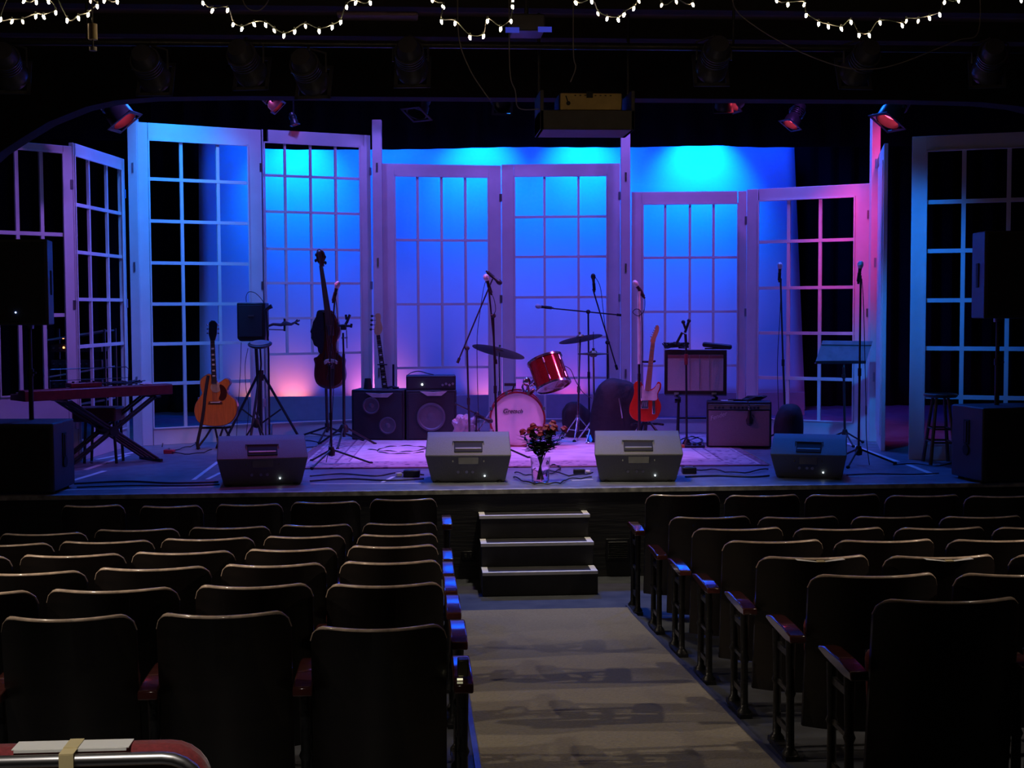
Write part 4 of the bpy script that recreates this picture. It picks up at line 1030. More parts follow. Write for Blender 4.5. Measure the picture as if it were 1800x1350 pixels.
# ---- electric guitar
e = face('electric_guitar', 'red electric guitar with pink-white pickguard and pale neck', 'guitar', 1137, 786)
M_REDG = mat('red_guitar_lacquer', (.62, .03, .01), .22, var=.1, coat=.7)
tb = [(1133, 686), (1131, 678), (1126, 671), (1119, 670), (1114, 677), (1115, 689), (1112, 701), (1107, 714), (1107, 727), (1113, 736), (1124, 740.5), (1140, 741), (1153, 737), (1161, 724), (1162, 711), (1157, 700), (1157, 692), (1162, 683), (1162, 674), (1157, 671), (1153, 678), (1148, 683), (1143, 685)]
B().prism(smooth_poly(outline(e, tb), 3), .0, .045).build('body', M_REDG, e, bevel=.006)
B().prism(smooth_poly(outline(e, [(1133, 686), (1130, 678), (1127, 679), (1126, 690), (1125, 702.5), (1140, 703.5), (1154.5, 703), (1155, 692), (1159, 682), (1159.5, 675), (1156, 675), (1151, 682), (1143, 687)]), 3), -.005, .001).build('pickguard', mat('cream_pickguard', (.72, .66, .62), .3), e, bevel=.001)
q = L(e, 1133, 711); B().box((q.x, -.006, q.z), (.075, .012, .085)).build('bridge_plate', M_CHR, e, bevel=.002)
b = B()
for k in range(3): b.cyl((q.x - .018 + k * .018, -.018, q.z - .02), (q.x - .018 + k * .018, -.018, q.z + .02), .006, seg=10)
b.build('saddles', M_STEEL, e)
q2 = L(e, 1149, 716); B().box((q2.x, -.004, q2.z), (.030, .008, .14)).build('control_plate', M_CHR, e, bevel=.003)
for dz in (-.035, .02): B().cyl((q2.x, -.006, q2.z + dz), (q2.x, -.03, q2.z + dz), .013, seg=16).build('knob', M_CHR, e)
nk, a, c, d, s_, R = neck(e, (1138, 686), (1147.5, 602), .056, .043, M_MAPLE, M_MAPLE, frets=20, dots=False)
hs = B().prism(smooth_poly(outline(e, [(1143.5, 601), (1144.5, 595), (1148, 588), (1152, 577), (1154.5, 571.5), (1158, 573), (1158.5, 580), (1156, 588), (1153, 595), (1151, 602)]), 3), -.004, .012).build('headstock', M_MAPLE, e, bevel=.002)
for k in range(6):
    p = L(e, 1146.5 + k * 1.7, 592 - k * 3.8); B().ball(p + V((-.012, 0, 0)), .008, (1.2, .6, .8), 8).build('tuner', M_CHR, hs)
b = B()
for k in range(6):
    u = (k - 2.5) * .0075; b.tube([c + V((u, -.02, 0)), V((q.x + u * 1.1, -.022, q.z))], .0009, 4)
b.build('strings', M_STEEL, e)
g = thing('guitar_stand', 'black stand with a neck yoke behind the red electric guitar', 'guitar stand', e.location, -YAW)
g.location = V(e.location) + FH * .12
B().tube([(0, 0, .15), L(g, 1146, 636)], .014).build('upright', M_MET, g)
B().tube([L(g, 1131, 636, -.13), L(g, 1132, 636, -.02), L(g, 1146, 636, -.01), L(g, 1151, 635, -.13)], .011).build('yoke', M_RUB, g)
for sx in (-1, 1):
    B().tube([(0, 0, .3), (sx * .22, -.16, .01)], .013).build('leg', M_MET, g)
B().tube([(0, 0, .3), (0, .26, .01)], .013).build('leg', M_MET, g)
B().tube([(-.16, -.17, .235), (-.12, -.02, .23), (.12, -.02, .23), (.16, -.17, .235)], .012).build('cradle', M_RUB, g)
# ---- drum kit
M_SPK = mat('red_sparkle_wrap', (.28, .015, .015), .16, metal=.45, var=.45, scale=160, coat=.9)
M_HEAD = mat('coated_drum_head', (.72, .62, .66), .5, var=.03)
def lug(b, p, d, n_, s=1): b.tube([V(p) - V(d) * .025 * s, V(p) + V(d) * .025 * s], .009 * s, 8)
e = face('bass_drum', 'bass drum with pale front head and script logo, red hoop', 'drum', 909.5, 787)
c0 = L(e, 909.5, 737); r0 = 49.5 / 2400 * ((V(e.location) - EYE).dot(FW))
ax = (0, 1, 0)
B().lathe([(r0 * .97, .02), (r0 * .97, .40)], c0, ax, 48).build('shell', M_SPK, e)
B().lathe([(0, .0), (r0 * .93, .0), (r0 * .94, .012)], c0, ax, 48).build('front_head', M_HEAD, e)
B().lathe([(r0 * .93, -.018), (r0, -.018), (r0, .03), (r0 * .93, .03), (r0 * .93, -.018)], c0, ax, 48).build('front_hoop', mat('red_hoop', (.22, .02, .03), .25, coat=.7), e)
B().lathe([(r0 * .93, .38), (r0, .38), (r0, .43), (r0 * .93, .43), (r0 * .93, .38)], c0, ax, 48).build('rear_hoop', mat('red_hoop', (.40, .03, .04)), e)
for k in range(8):
    a = (k + .5) * math.pi / 4; u = V((math.cos(a), 0, math.sin(a)))
    B().tube([c0 + u * r0 * 1.015 + V((0, -.02, 0)), c0 + u * r0 * 1.015 + V((0, .14, 0))], .006).box(c0 + u * r0 * 1.01 + V((0, -.015, 0)), (.03, .02, .03)).build('claw_rod', M_CHR, e)
for sx in (-1, 1): B().tube([c0 + V((sx * r0 * .9, .2, -r0 * .4)), V((c0.x + sx * (r0 + .09), .12, .01))], .009).build('spur', M_CHR, e)
ql = L(e, 901, 723)
text_mesh('Gretsch', .062, .35, 'logo', M_RUB, e, Matrix.Translation((ql.x, -.0035, ql.z)) @ TXT)
B().lathe([(.030, 0), (.033, 0), (.033, .002), (.030, .002), (.030, 0)], V((L(e, 890, 721).x, -.002, ql.z)), (0, -1, 0), 24).build('logo_ring', mat('grey_logo_ring', (.35, .28, .34), .5), e)
# tom mount
tm = B(); tm.tube([L(e, 925, 690, .15), L(e, 929, 676, .15), L(e, 938, 668, .12)], .013); tm.tube([L(e, 922, 690, .15), L(e, 918, 680, .15), L(e, 922, 668, .18)], .011)
tm.build('tom_mount', M_CHR, e)
B().tube([L(e, 929, 692, .12), L(e, 941, 684, .1)], [.025, .022], 12).build('mount_bracket', M_CHR, e)
# clip light shapes on the hoop
g = thing('clip_on_holder', 'small black clip-on holder on top of the bass drum', 'drum accessory', V(e.location) + RH * L(e, 900, 680).x + V((0, 0, L(e, 900, 684).z)), -YAW)
B().tube([(0, .1, -.03), (.02, .08, .03)], .008).box((-.02, .05, .045), (.12, .05, .03)).build('holder', M_BLK, g, bevel=.006)
t = face('tom_drum', 'red sparkle tom drum tilted above the bass drum, chrome rims', 'drum', 965, 787, off=.05)
ca, cb_ = L(t, 957.5, 633), L(t, 973, 678.5)
dv = (cb_ - ca); axv = V((dv.x, -dv.length * .36, dv.z)).normalized(); hgt = dv.length / .94
ca = V((ca.x, .05, ca.z)); rt = 31.2 / 49.5 * r0
B().lathe([(rt * .97, 0), (rt * .97, hgt)], ca, axv, 40).build('shell', M_SPK, t)
for z in (-.01, hgt - .012): B().lathe([(rt * .97, z), (rt * 1.03, z), (rt * 1.03, z + .022), (rt * .97, z + .022), (rt * .97, z)], ca, axv, 40).build('rim', M_CHR, t)
B().lathe([(0, hgt - .002), (rt * .97, hgt - .002), (rt * .97, hgt - .006)], ca, axv, 40).build('bottom_head', M_HEAD, t)
B().lathe([(0, .002), (rt * .97, .002), (rt * .97, .006)], ca, axv, 40).build('top_head', M_HEAD, t)
o1 = axv.orthogonal().normalized(); o2 = axv.cross(o1)
for k in range(6):
    a = k * math.pi / 3 + .4; u = o1 * math.cos(a) + o2 * math.sin(a)
    for f in (.18, .82):
        B().tube([ca + u * rt * .99 + axv * hgt * (f - .09), ca + u * rt * .99 + axv * hgt * (f + .09)], .013, 8).build('lug', M_CHR, t)
    B().tube([ca + u * rt * 1.03, ca + u * rt * 1.03 + axv * hgt], .003, 6).build('tension_rod', M_CHR, t)
hang_cable(t, [L(t, 992, 643), L(t, 1003, 650), L(t, 1012, 670), L(t, 1025, 690), L(t, 1040, 700)], .004)
# the tom's bracket, a round clamp
g = face('tom_holder', 'chrome tom holder joint between the two drums', 'drum hardware', 928, 787, off=.1)
b = B(); b.ball(L(g, 926, 671), .035, (1.2, .7, 1.3)).tube([L(g, 932, 680), L(g, 942, 672)], .012).tube([L(g, 926, 672), L(g, 930, 690)], .014).ball(L(g, 938, 676), .02)
b.build('joint', M_CHR, g)
# cymbals
M_CYM = mat('bronze_cymbal', (.20, .16, .09), .38, metal=.9, var=.3, scale=3, stretch=(1, 1, 1))
def cymbal(label, c_px, rpx, tilt, yf, base, off, top_y=None, pole_x=None, second=False):
    e = face('cymbal', label, 'cymbal', base[0], base[1], off=off)
    q = L(e, *c_px); D = (V(e.location) - EYE).dot(FW); r = rpx / FPX * D
    n = V((math.sin(tilt), 0, math.cos(tilt))) * math.sqrt(1 - yf * yf) + V((0, yf, 0))
    B().lathe([(.008, .022), (r * .16, .016), (r * .2, .0), (r * .6, -.012), (r, -.026), (r, -.028), (r * .6, -.0145), (r * .2, -.003), (r * .15, .012), (.008, .018), (.008, .022)], q, n, 48).build('plate', M_CYM, e)
    B().tube([q - n * .03, q + n * .05], .005).cyl(q + n * .03, q + n * .05, .014).build('wing_nut', M_CHR, e)
    return e, q, n
def cym_stand(label, base, off, q, hubh, legr, a0, mt=M_CHR):
    s_ = face('cymbal_stand', label, 'cymbal stand', base[0], base[1], off=off)
    B().tube([(0, 0, .1), (q.x * .3, 0, q.z * .5)], .012).build('lower_tube', mt, s_)
    B().tube([(q.x * .3, 0, q.z * .5), q - V((0, 0, .03))], .009).build('upper_tube', mt, s_)
    B().cyl((q.x * .3, 0, q.z * .5 - .04), (q.x * .3, 0, q.z * .5 + .03), .018).build('clutch', mt, s_)
    for k in range(3):
        a = a0 + k * 2.094
        l = B().tube([(.018 * math.cos(a), .018 * math.sin(a), hubh), (legr * math.cos(a), legr * math.sin(a), .015)], .008).build('leg', mt, s_)
        B().tube([(.018 * math.cos(a), .018 * math.sin(a), hubh * .45), (legr * .55 * math.cos(a), legr * .55 * math.sin(a), hubh * .47)], .006).build('leg_brace', mt, s_)
        B().ball((legr * math.cos(a), legr * math.sin(a), .015), .02).build('rubber_foot', M_RUB, l)
    B().cyl((0, 0, hubh - .03), (0, 0, hubh + .03), .02).build('collar', mt, s_)
    return s_
e, q, n = cymbal('large dark cymbal tilted down to the right, left of the drums', (877, 614.5), 47, .235, .20, (878, 780), .62)
cym_stand('cymbal stand behind the left side of the bass drum', (878, 780), .62, q, .45, .28, .8)
e, q, n = cymbal('cymbal tilted down to the left above the right of the tom', (1020, 592), 38.5, -.17, .17, (1016, 775), 0)
cym_stand('pale cymbal stand with wide tripod legs right of bass drum', (1016, 775), 0, q, .25, .22, .3)
h_ = face('hi_hat', 'pair of hi-hat cymbals on a pedal stand right of the drums', 'cymbal', 1043, 778)
q = L(h_, 1043, 622)
for s_, nm in ((1, 'top_cymbal'), (-1, 'bottom_cymbal')):
    B().lathe([(.008, .03), (.03, .028), (.045, .010), (.165, 0), (.165, -.002), (.04, .004), (.008, .024), (.008, .03)], q + V((0, 0, .004 * s_)), (0, 0, s_), 40).build(nm, M_CYM, h_)
B().tube([(0.01, 0, .1), q], .011).build('tube', M_CHR, h_); B().tube([q, L(h_, 1043, 583)], .004).build('pull_rod', M_CHR, h_)
B().cyl(q + V((0, 0, .02)), q + V((0, 0, .06)), .016).build('clutch', M_CHR, h_)
for a in (.3, 2.4, 4.3): B().tube([(0, 0, .26), (.22 * math.cos(a), .22 * math.sin(a), .015)], .009).build('leg', M_CHR, h_)
B().box((-.04, -.13, .05), (.08, .26, .015), Matrix.Rotation(.22, 3, 'X')).build('pedal', M_CHR, h_, bevel=.004)
B().ball(L(h_, 1044.5, 719), .028, (.9, .9, 1.3)).build('drum_key_grip', mat('red_rubber', (.5, .03, .03), .4), h_)
# bass drum microphone and crumpled plastic
mic_stand('low microphone stand aimed at the left side of the bass drum', (836, 792), (838, 727), (857, 738, .9, -.35), ((799, 709), (852, 734)), silver=False, hubh=.1, legr=.16, a0=1.7)
def blob(name, label, cat, px, py, dims, m, off=0, seedv=0, sub=2, freq=5, amp=.25, flat=True, pname='shape'):
    e = face(name, label, cat, px, py, off=off); b = B()
    bmesh.ops.create_icosphere(b.bm, subdivisions=4, radius=1)
    for v in b.bm.verts:
        n_ = noise.noise(V(v.co) * freq * .35 + V((seedv, 0, 0))) * amp + noise.noise(V(v.co) * freq + V((0, seedv, 0))) * amp * .35
        z_ = v.co.z; k_ = (1 - min(.999, abs(z_)) ** 2.5) ** .42 / max(.05, math.sqrt(max(0, 1 - z_ * z_)))
        v.co.x *= k_; v.co.y *= k_
        v.co = v.co * (1 + n_); v.co.z = max(v.co.z, -.72)
        v.co = V((v.co.x * dims[0] / 2, v.co.y * dims[1] / 2, (v.co.z + .72) * dims[2] / 1.75))
    b.build(pname, m, e); return e
blob('plastic_bag', 'crumpled pale plastic bag on the floor left of the bass drum', 'bag', 817, 786, (.24, .18, .30), mat('crumpled_plastic', (.40, .36, .40), .25, trans=.3, var=.1, bump=.5, scale=20), off=.12, seedv=3, freq=7, amp=.5)
M_BAG = mat('black_bag_nylon', (.016, .016, .02), .7, bump=.5, scale=18)
e = blob('gig_bag', 'big round black equipment bag behind the red electric guitar', 'bag', 1090, 788, (.56, .26, .70), M_BAG, off=.42, seedv=9, freq=2.6, amp=.10)
B().tube(curve_pts([L(e, 1088, 700, -.16), L(e, 1091, 715, -.17), L(e, 1094, 735, -.16)], 4), .008, 6).build('zip', M_STEEL, e)
e = blob('equipment_bag', 'smaller black bag on the floor behind the pale cymbal stand', 'bag', 1018, 777, (.32, .24, .40), M_BAG, off=.45, seedv=21, freq=2.5, amp=.25)
e = blob('covered_bag', 'black domed bag at the right between amplifier and monitor', 'bag', 1384, 792, (.29, .28, .47), M_BAG, seedv=31, freq=1.8, amp=.16)
# ---- bass cabinets and head
def cone(par, x, z, r, e):
    o = B().lathe([(r, .0), (r, -.012), (r * .88, -.014), (r * .80, .0), (r * .42, .02), (r * .40, .006), (r * .2, -.008), (0, -.012)], (x, -.006, z), (0, 1, 0), 36)
    return o.build('speaker_cone', mat('grey_speaker_cone', (.10, .10, .12), .45, var=.1), e)
def basscab(label, pl, pr, top, cones, badge, yaw_=0):
    A, C_ = gs(*pl), gs(*pr); W = (C_ - A).length; h = on_plane(pl[0], top, A).z - SZ
    ang = math.atan2(C_.y - A.y, C_.x - A.x)
    e = thing('bass_cabinet', label, 'amplifier', A, ang, 'black bass speaker cabinets')
    B().box((W / 2, .18, h / 2 + .006), (W, .34, h - .012)).build('box', M_BLK, e, bevel=.012)
    B().box((W / 2, .005, h / 2), (W - .05, .012, h - .06)).build('baffle', M_GRL, e, bevel=.003)
    D = (A - EYE).dot(FW)
    def loc(px, py): p = on_plane(px, py, A); return (V((p.x, p.y, 0)) - V((A.x, A.y, 0))).dot(V((math.cos(ang), math.sin(ang), 0))), p.z - SZ
    for px, py, r in cones:
        x, z = loc(px, py); cone(None, x, z, r / FPX * D, e)
    b0, b1, b2, b3, yt, yb = badge
    x0, z0 = loc(b0, yt); x1, _ = loc(b1, yt); x2, z1 = loc(b2, yb); x3, _ = loc(b3, yb)
    xm = (x0 + x1) / 2
    B().prism([(x0, z0), (xm, z0 - .008), (x1, z0), (x3, z1), (x2, z1)], -.016, -.002).build('badge', mat('silver_badge', (.55, .52, .52), .35, .4), e, bevel=.002)
    for sx in (.05, W - .05): B().cyl((sx, .05, 0), (sx, .05, .012), .02, seg=12).build('foot', M_RUB, e)
    for sx in (-.002, W + .002): B().box((sx, .2, h * .7), (.008, .16, .04)).build('side_handle', M_RUB, e, bevel=.004)
    return e, W, h, ang
c1 = basscab('black bass cabinet with two small cones, left of the pair', (618, 775), (711, 776), 685, ((654, 712.5, 15), (684, 747, 15)), (644, 694, 657, 684, 690, 698))
c2 = basscab('black bass cabinet with one large cone under the bass amplifier', (714, 776), (803, 775), 686, ((758, 733, 25),), (738, 786, 751, 776, 688, 696))
A = V(c2[0].location) + V((0, 0, c2[2]))
hd = thing('bass_amplifier', 'black bass amplifier head with a lit lamp on the right cabinet', 'amplifier', A, c2[3])
hh = on_plane(713, 661, A).z - A.z
B().box((c2[1] / 2, .17, hh / 2), (c2[1] - .01, .30, hh)).build('case', M_BLK, hd, bevel=.01)
B().box((c2[1] / 2, .018, hh / 2), (c2[1] - .05, .01, hh - .04)).build('front_panel', M_GRL, hd)
p = on_plane(742, 676, A); u = (V((p.x, p.y, 0)) - V((A.x, A.y, 0))).length
B().ball((u, .005, p.z - A.z), .011).build('lamp', M_LED, hd)
for px in (778, 784, 790, 796):
    p = on_plane(px, 675 + (px % 4), A); u = (V((p.x, p.y, 0)) - V((A.x, A.y, 0))).length
    B().cyl((u, .012, p.z - A.z), (u, -.012, p.z - A.z), .013, seg=14).build('knob', M_STEEL, hd)
hang_cable(hd, [(.02, .05, hh + .005), (.06, .1, hh + .03), (.14, .12, hh + .045), (.24, .1, hh + .02), (.3, .12, hh + .006)], .005)
cu = thing('black_cup', 'small black cup standing on the left bass cabinet', 'cup', V(c1[0].location) + V((0, 0, c1[2])) + RH * .17 + FH * .12, 0)
B().lathe([(.0, 0), (.048, 0), (.034, .115), (.030, .115), (.04, .01), (0, .01)]).build('cup', M_BLK, cu)
sp = thing('folded_strap', 'small black strap lying on the left bass cabinet', 'strap', V(c1[0].location) + V((0, 0, c1[2])) + RH * .44 + FH * .15, 0)
B().tube(curve_pts([(-.06, 0, .012), (-.02, .03, .02), (.03, .0, .014), (.0, -.03, .012), (.06, 0, .01)], 5), .011, 8).build('strap', M_BLK, sp)
# ---- combo amplifiers
M_TWEED = mat('silver_grille_cloth', (.34, .28, .30), .7, var=.12, scale=240, bump=.5)
def combo(label, pl, pr, top, z=None, yaw=0):
    A, C_ = gs(pl[0], pl[1]), gs(pr[0], pr[1]); return A, C_
A, C_ = gs(1242, 788), gs(1356, 789); W = (C_ - A).length; h = on_plane(1243, 706, A).z - SZ; ang = math.atan2(C_.y - A.y, C_.x - A.x)
tw = thing('combo_amplifier', 'combo amplifier with purple-lit grille and script logo on rug', 'amplifier', A, ang)
B().box((W / 2, .13, h / 2 + .006), (W, .25, h - .012)).build('box', M_BLK, tw, bevel=.01)
B().box((W / 2, .0, (h - .08) / 2 + .01), (W - .04, .02, h - .115)).build('grille_cloth', M_TWEED, tw, bevel=.004)
B().box((W / 2, -.002, h - .052), (W - .03, .024, .052), Matrix.Rotation(-.15, 3, 'X')).build('control_panel', mat('brushed_control_panel', (.20, .19, .22), .35, .5), tw, bevel=.003)
for k in range(12):
    x = .085 + k * (W - .2) / 11.5
    if k in (3,): continue
    B().cyl((x, -.012, h - .055), (x, -.038, h - .058), .012, seg=12).build('knob', M_BLK, tw)
text_mesh('Fender', .062, .35, 'logo', M_PAPER, tw, Matrix.Translation((.115, -.014, h - .145)) @ Matrix.Rotation(-.32, 4, 'Y') @ TXT)
B().box((W / 2, .13, h + .008), (.22, .03, .016)).build('handle', M_RUB, tw, bevel=.006)
m_ = thing('hanging_microphone', 'dark microphone hanging by its cable over the combo amplifier front', 'microphone', A + RH * .42 - FH * .075 + V((0, 0, h - .10)), -YAW)
B().lathe([(0, -.13), (.03, -.12), (.036, -.08), (.02, -.05), (.016, 0), (.012, .03), (0, .03)]).build('body', M_BLK, m_)
B().ball((0, 0, -.105), .033, (1, .8, 1.1)).build('grille', mat('dark_mic_mesh', (.12, .09, .11), .4, .5), m_)
B().cyl((0, 0, .02), (0, 0, .055), .014).build('connector', M_CHR, m_)
hang_cable(m_, [(0, 0, .05), (-.01, .01, .09), (-.05, .03, .12), (-.2, .035, .125)])
hang_cable(m_, [(.03, 0, -.03), (.08, .02, -.09), (.16, .04, -.105), (.24, .04, -.08)])
for lb, u, v, dx, dy, dz, mm, nm, cat in (('white sheet of paper lying on top of the combo amplifier', .22, .1, .12, .08, .004, M_PAPER, 'paper_sheet', 'paper'),
                                     ('black folded cable bundle on the right top of combo amplifier', .50, .12, .22, .12, .05, M_BAG, 'cable_bundle', 'cable')):
    e = thing(nm, lb, cat, A + RH * u + FH * v + V((0, 0, h)), -YAW)
    if mm is M_PAPER: B().box((0, 0, dz / 2 + .001), (dx, dy, dz)).build('sheet', mm, e)
    else:
        b = B()
        for k in range(7):
            b.tube([(dx * .45 * math.cos(t + k) + .01 * k - .03, dy * .4 * math.sin(t + k), .008 + k * .006) for t in [i * .55 for i in range(11)]], .006, 6)
        b.build('loops', M_CABLE, e)
# raised amplifier on its stand
e = face('raised_amplifier', 'guitar amplifier with pinkish grille raised on a stand at right', 'amplifier', 1226, 790, off=.38)
q0, q1 = L(e, 1168, 694), L(e, 1277, 614); e.location.z += q0.z
W = q1.x - q0.x; h = q1.z - q0.z; cx = (q0.x + q1.x) / 2
RY = Matrix.Rotation(-.12, 3, 'X')
Rz = Matrix.Rotation(-.16, 3, 'Z')
def amp(dx, dy, dz, sx, sy, sz, nm, m_, bev): 
    c_ = Rz @ (RY @ V((dx, dy, dz - h / 2))) + V((cx, 0, h / 2)); return B().box(c_, (sx, sy, sz), Rz @ RY).build(nm, m_, e, bevel=bev)
amp(0, .12, h / 2, W, .24, h, 'box', mat('oxblood_amp_cover', (.045, .018, .02), .5), .01)
amp(0, -.008, h / 2 - .01, W - .07, .02, h - .10, 'grille_cloth', mat('pale_grille_cloth', (.66, .50, .50), .7, var=.12, scale=200, bump=.4), .003)
amp(0, -.012, h - .075, W - .07, .02, .035, 'control_strip', mat('red_strip', (.35, .10, .10), .5), .002)
for k in range(3): amp(-.06 + k * .10, -.022, h * .5, .003, .006, h * .75, 'hanging_lead', mat('pale_lead', (.4, .4, .42), .5), 0)
for sx in (-1, 1): amp(sx * .3 * W, .0, .012, .05, .03, .022, 'corner_guard', M_STEEL, .003)
ztop = e.location.z + h
g = face('amplifier_stand', 'black folding A-frame stand under the raised amplifier', 'stand', 1226, 790, off=.38)
for x0 in (1193, 1258):
    for dy, xx in ((-.10, -5), (.28, 5)):
        B().tube([L(g, x0, 697, .08), V((L(g, x0 + xx, 700).x, dy, .012))], .013).build('leg', M_MET, g)
    q = L(g, x0, 697)
    B().box((q.x, .1, q.z - .012), (.03, .34, .022)).build('shelf_arm', M_MET, g, bevel=.004)
    B().cyl((q.x - .03, .08, q.z - .05), (q.x + .03, .08, q.z - .05), .022).build('knob', M_BLK, g)
B().tube([L(g, 1193, 735, .0), L(g, 1258, 735, .0)], .010).build('cross_bar', M_MET, g)
wb = face('white_bottle', 'small white bottle at the foot of the amplifier stand', 'bottle', 1188, 792, off=-.02)
B().lathe([(0, 0), (.020, 0), (.021, .07), (.012, .09), (.012, .105), (0, .105)], (0, 0, .0)).build('body', M_PAPER, wb)
B().cyl((0, 0, .103), (0, 0, .12), .014).build('cap', M_BLK, wb)
e = thing('cable_heap', 'heap of black cable and pedal on the raised amplifier, left side', 'cable', V((g.location.x, g.location.y, ztop + .0)) - RH * .15 + FH * .12, -YAW)
b = B()
for k in range(10):
    b.tube([(.12 * math.cos(t + k) + random.uniform(-.03, .03), .06 * math.sin(t + k), .01 + .06 * random.random()) for t in [i * .6 for i in range(9)]], .007, 6)
b.build('loops', M_CABLE, e)
e = thing('black_bar_speaker', 'long black case lying on the right top of the raised amplifier', 'case', V((g.location.x, g.location.y, ztop + .0)) + RH * .26 + FH * .06, -YAW - .25)
B().box((0, 0, .035), (.30, .09, .05), Matrix.Rotation(.10, 3, 'Y')).build('case', M_BLK, e, bevel=.018)
B().box((0, 0, .006), (.25, .06, .012)).build('base', M_RUB, e)
ps = face('power_strip', 'power strip with orange end beside the combo amplifier', 'power strip', 1215, 788, off=-.05)
B().box((0, 0, .02), (.26, .06, .035)).build('case', M_BLK, ps, bevel=.006)
B().box((-.10, 0, .028), (.05, .064, .03)).build('switch_end', mat('orange_plastic', (.7, .15, .03), .5), ps, bevel=.004)
for k in range(3): B().box((-.03 + k * .055, 0, .045), (.03, .035, .02)).build('plug', M_RUB, ps, bevel=.004)
# ---- music stand, stool
e = face('music_stand', 'music stand with wide blue-lit desk at the right', 'music stand', 1485, 782)
q = [L(e, 1446, 599, .09), L(e, 1534, 600, .09), L(e, 1522, 637, 0), L(e, 1434, 636, 0)]
b = B(); t_ = V((0, .006, .002))
vs = [b.bm.verts.new(p) for p in q] + [b.bm.verts.new(p + t_ * 1.2) for p in q]
for f in ((0, 1, 2, 3), (4, 5, 6, 7), (0, 1, 5, 4), (1, 2, 6, 5), (2, 3, 7, 6), (3, 0, 4, 7)): b.bm.faces.new([vs[i] for i in f])
b.build('desk', mat('enamelled_desk', (.17, .19, .22), .45), e)
B().tube([L(e, 1444, 606, .07), L(e, 1532, 607, .07)], .004).build('crease', M_MET, e)
b = B(); m0, m1 = q[3], q[2]; b.box((m0 + m1) / 2 + V((0, .03, -.012)), ((m1 - m0).length, .07, .012)).box((m0 + m1) / 2 + V((0, -.004, .0)), ((m1 - m0).length, .008, .03)); b.build('lip', M_MET, e, bevel=.003)
B().tube([(0, 0, .1), L(e, 1483, 645)], .013).build('lower_tube', M_MET, e); B().tube([L(e, 1483, 650), L(e, 1484, 625, .05)], .009).build('upper_tube', M_MET, e)
B().cyl(L(e, 1483, 665), L(e, 1483, 658), .02).build('clutch', M_BLK, e)
tripod(e, 0, 0, .27, .13, a0=.6)
e = face('wooden_stool', 'tall dark stool with round seat beside the right subwoofer', 'stool', 1656, 817)
q = L(e, 1661, 693); zs = q.z
M_STL = mat('dark_stool_wood', (.07, .04, .028), .35, var=.3, coat=.3)
B().lathe([(0, -.035), (.135, -.035), (.15, -.02), (.15, -.006), (.14, 0), (0, .0)], (q.x, .12, zs)).build('seat', M_STL, e)
for a, w__ in ((4.0, 1), (5.2, 1), (.9, 1), (2.1, 1)):
    B().tube([(q.x + .09 * math.cos(a), .12 + .09 * math.sin(a), zs - .03), (q.x + .20 * math.cos(a), .12 + .20 * math.sin(a), 0)], [.014, .018]).build('leg', M_STL, e)
for z, rr_ in ((.20, .165), (.32, .145)):
    for a0_, a1_ in ((4.0, 5.2), (5.2, 7.18), (.9, 2.1), (2.1, 4.0)):
        B().tube([(q.x + rr_ * math.cos(a0_), .12 + rr_ * math.sin(a0_), z), (q.x + rr_ * math.cos(a1_), .12 + rr_ * math.sin(a1_), z)], .009).build('rung', M_STL, e)
# ---- roses
M_GLASS = mat('clear_vase_glass', (.95, .97, 1), .02, var=0, trans=1)
e = face('glass_vase', 'clear glass vase of roses on the stage edge between monitors', 'vase', 950, 848)
B().lathe([(0, 0), (.062, 0), (.070, .012), (.078, .16), (.083, .21), (.080, .21), (.074, .16), (.064, .02), (0, .014)], (0, 0, 0), (0, 0, 1), 36).build('glass', M_GLASS, e)
M_PET = mat('red_rose_petals', (.22, .006, .028), .6, var=.3, scale=30)
M_LEAF = mat('dark_rose_leaves', (.018, .035, .02), .5, var=.3)
roses = [(919, 759, 'leftmost red rose, leaning out of the vase on its own'), (937, 749, 'upper left red rose of the bouquet'), (932, 756, 'red rose just under the upper left bloom'),
         (936, 763, 'lower left red rose above dark leaves'), (949, 754, 'pinkish rose in the middle of the bouquet'), (951, 762, 'lowest middle rose over the leaves'),
         (961, 751, 'rose right of the bouquet middle, second row'), (972, 744, 'topmost red rose at the right of the bouquet'), (975, 751, 'red rose below the topmost bloom'),
         (971, 759, 'lower right red rose of the tight cluster'), (963, 758, 'red rose between the middle and lower right blooms'), (992, 754, 'rightmost red rose, leaning out towards the drum stands')]
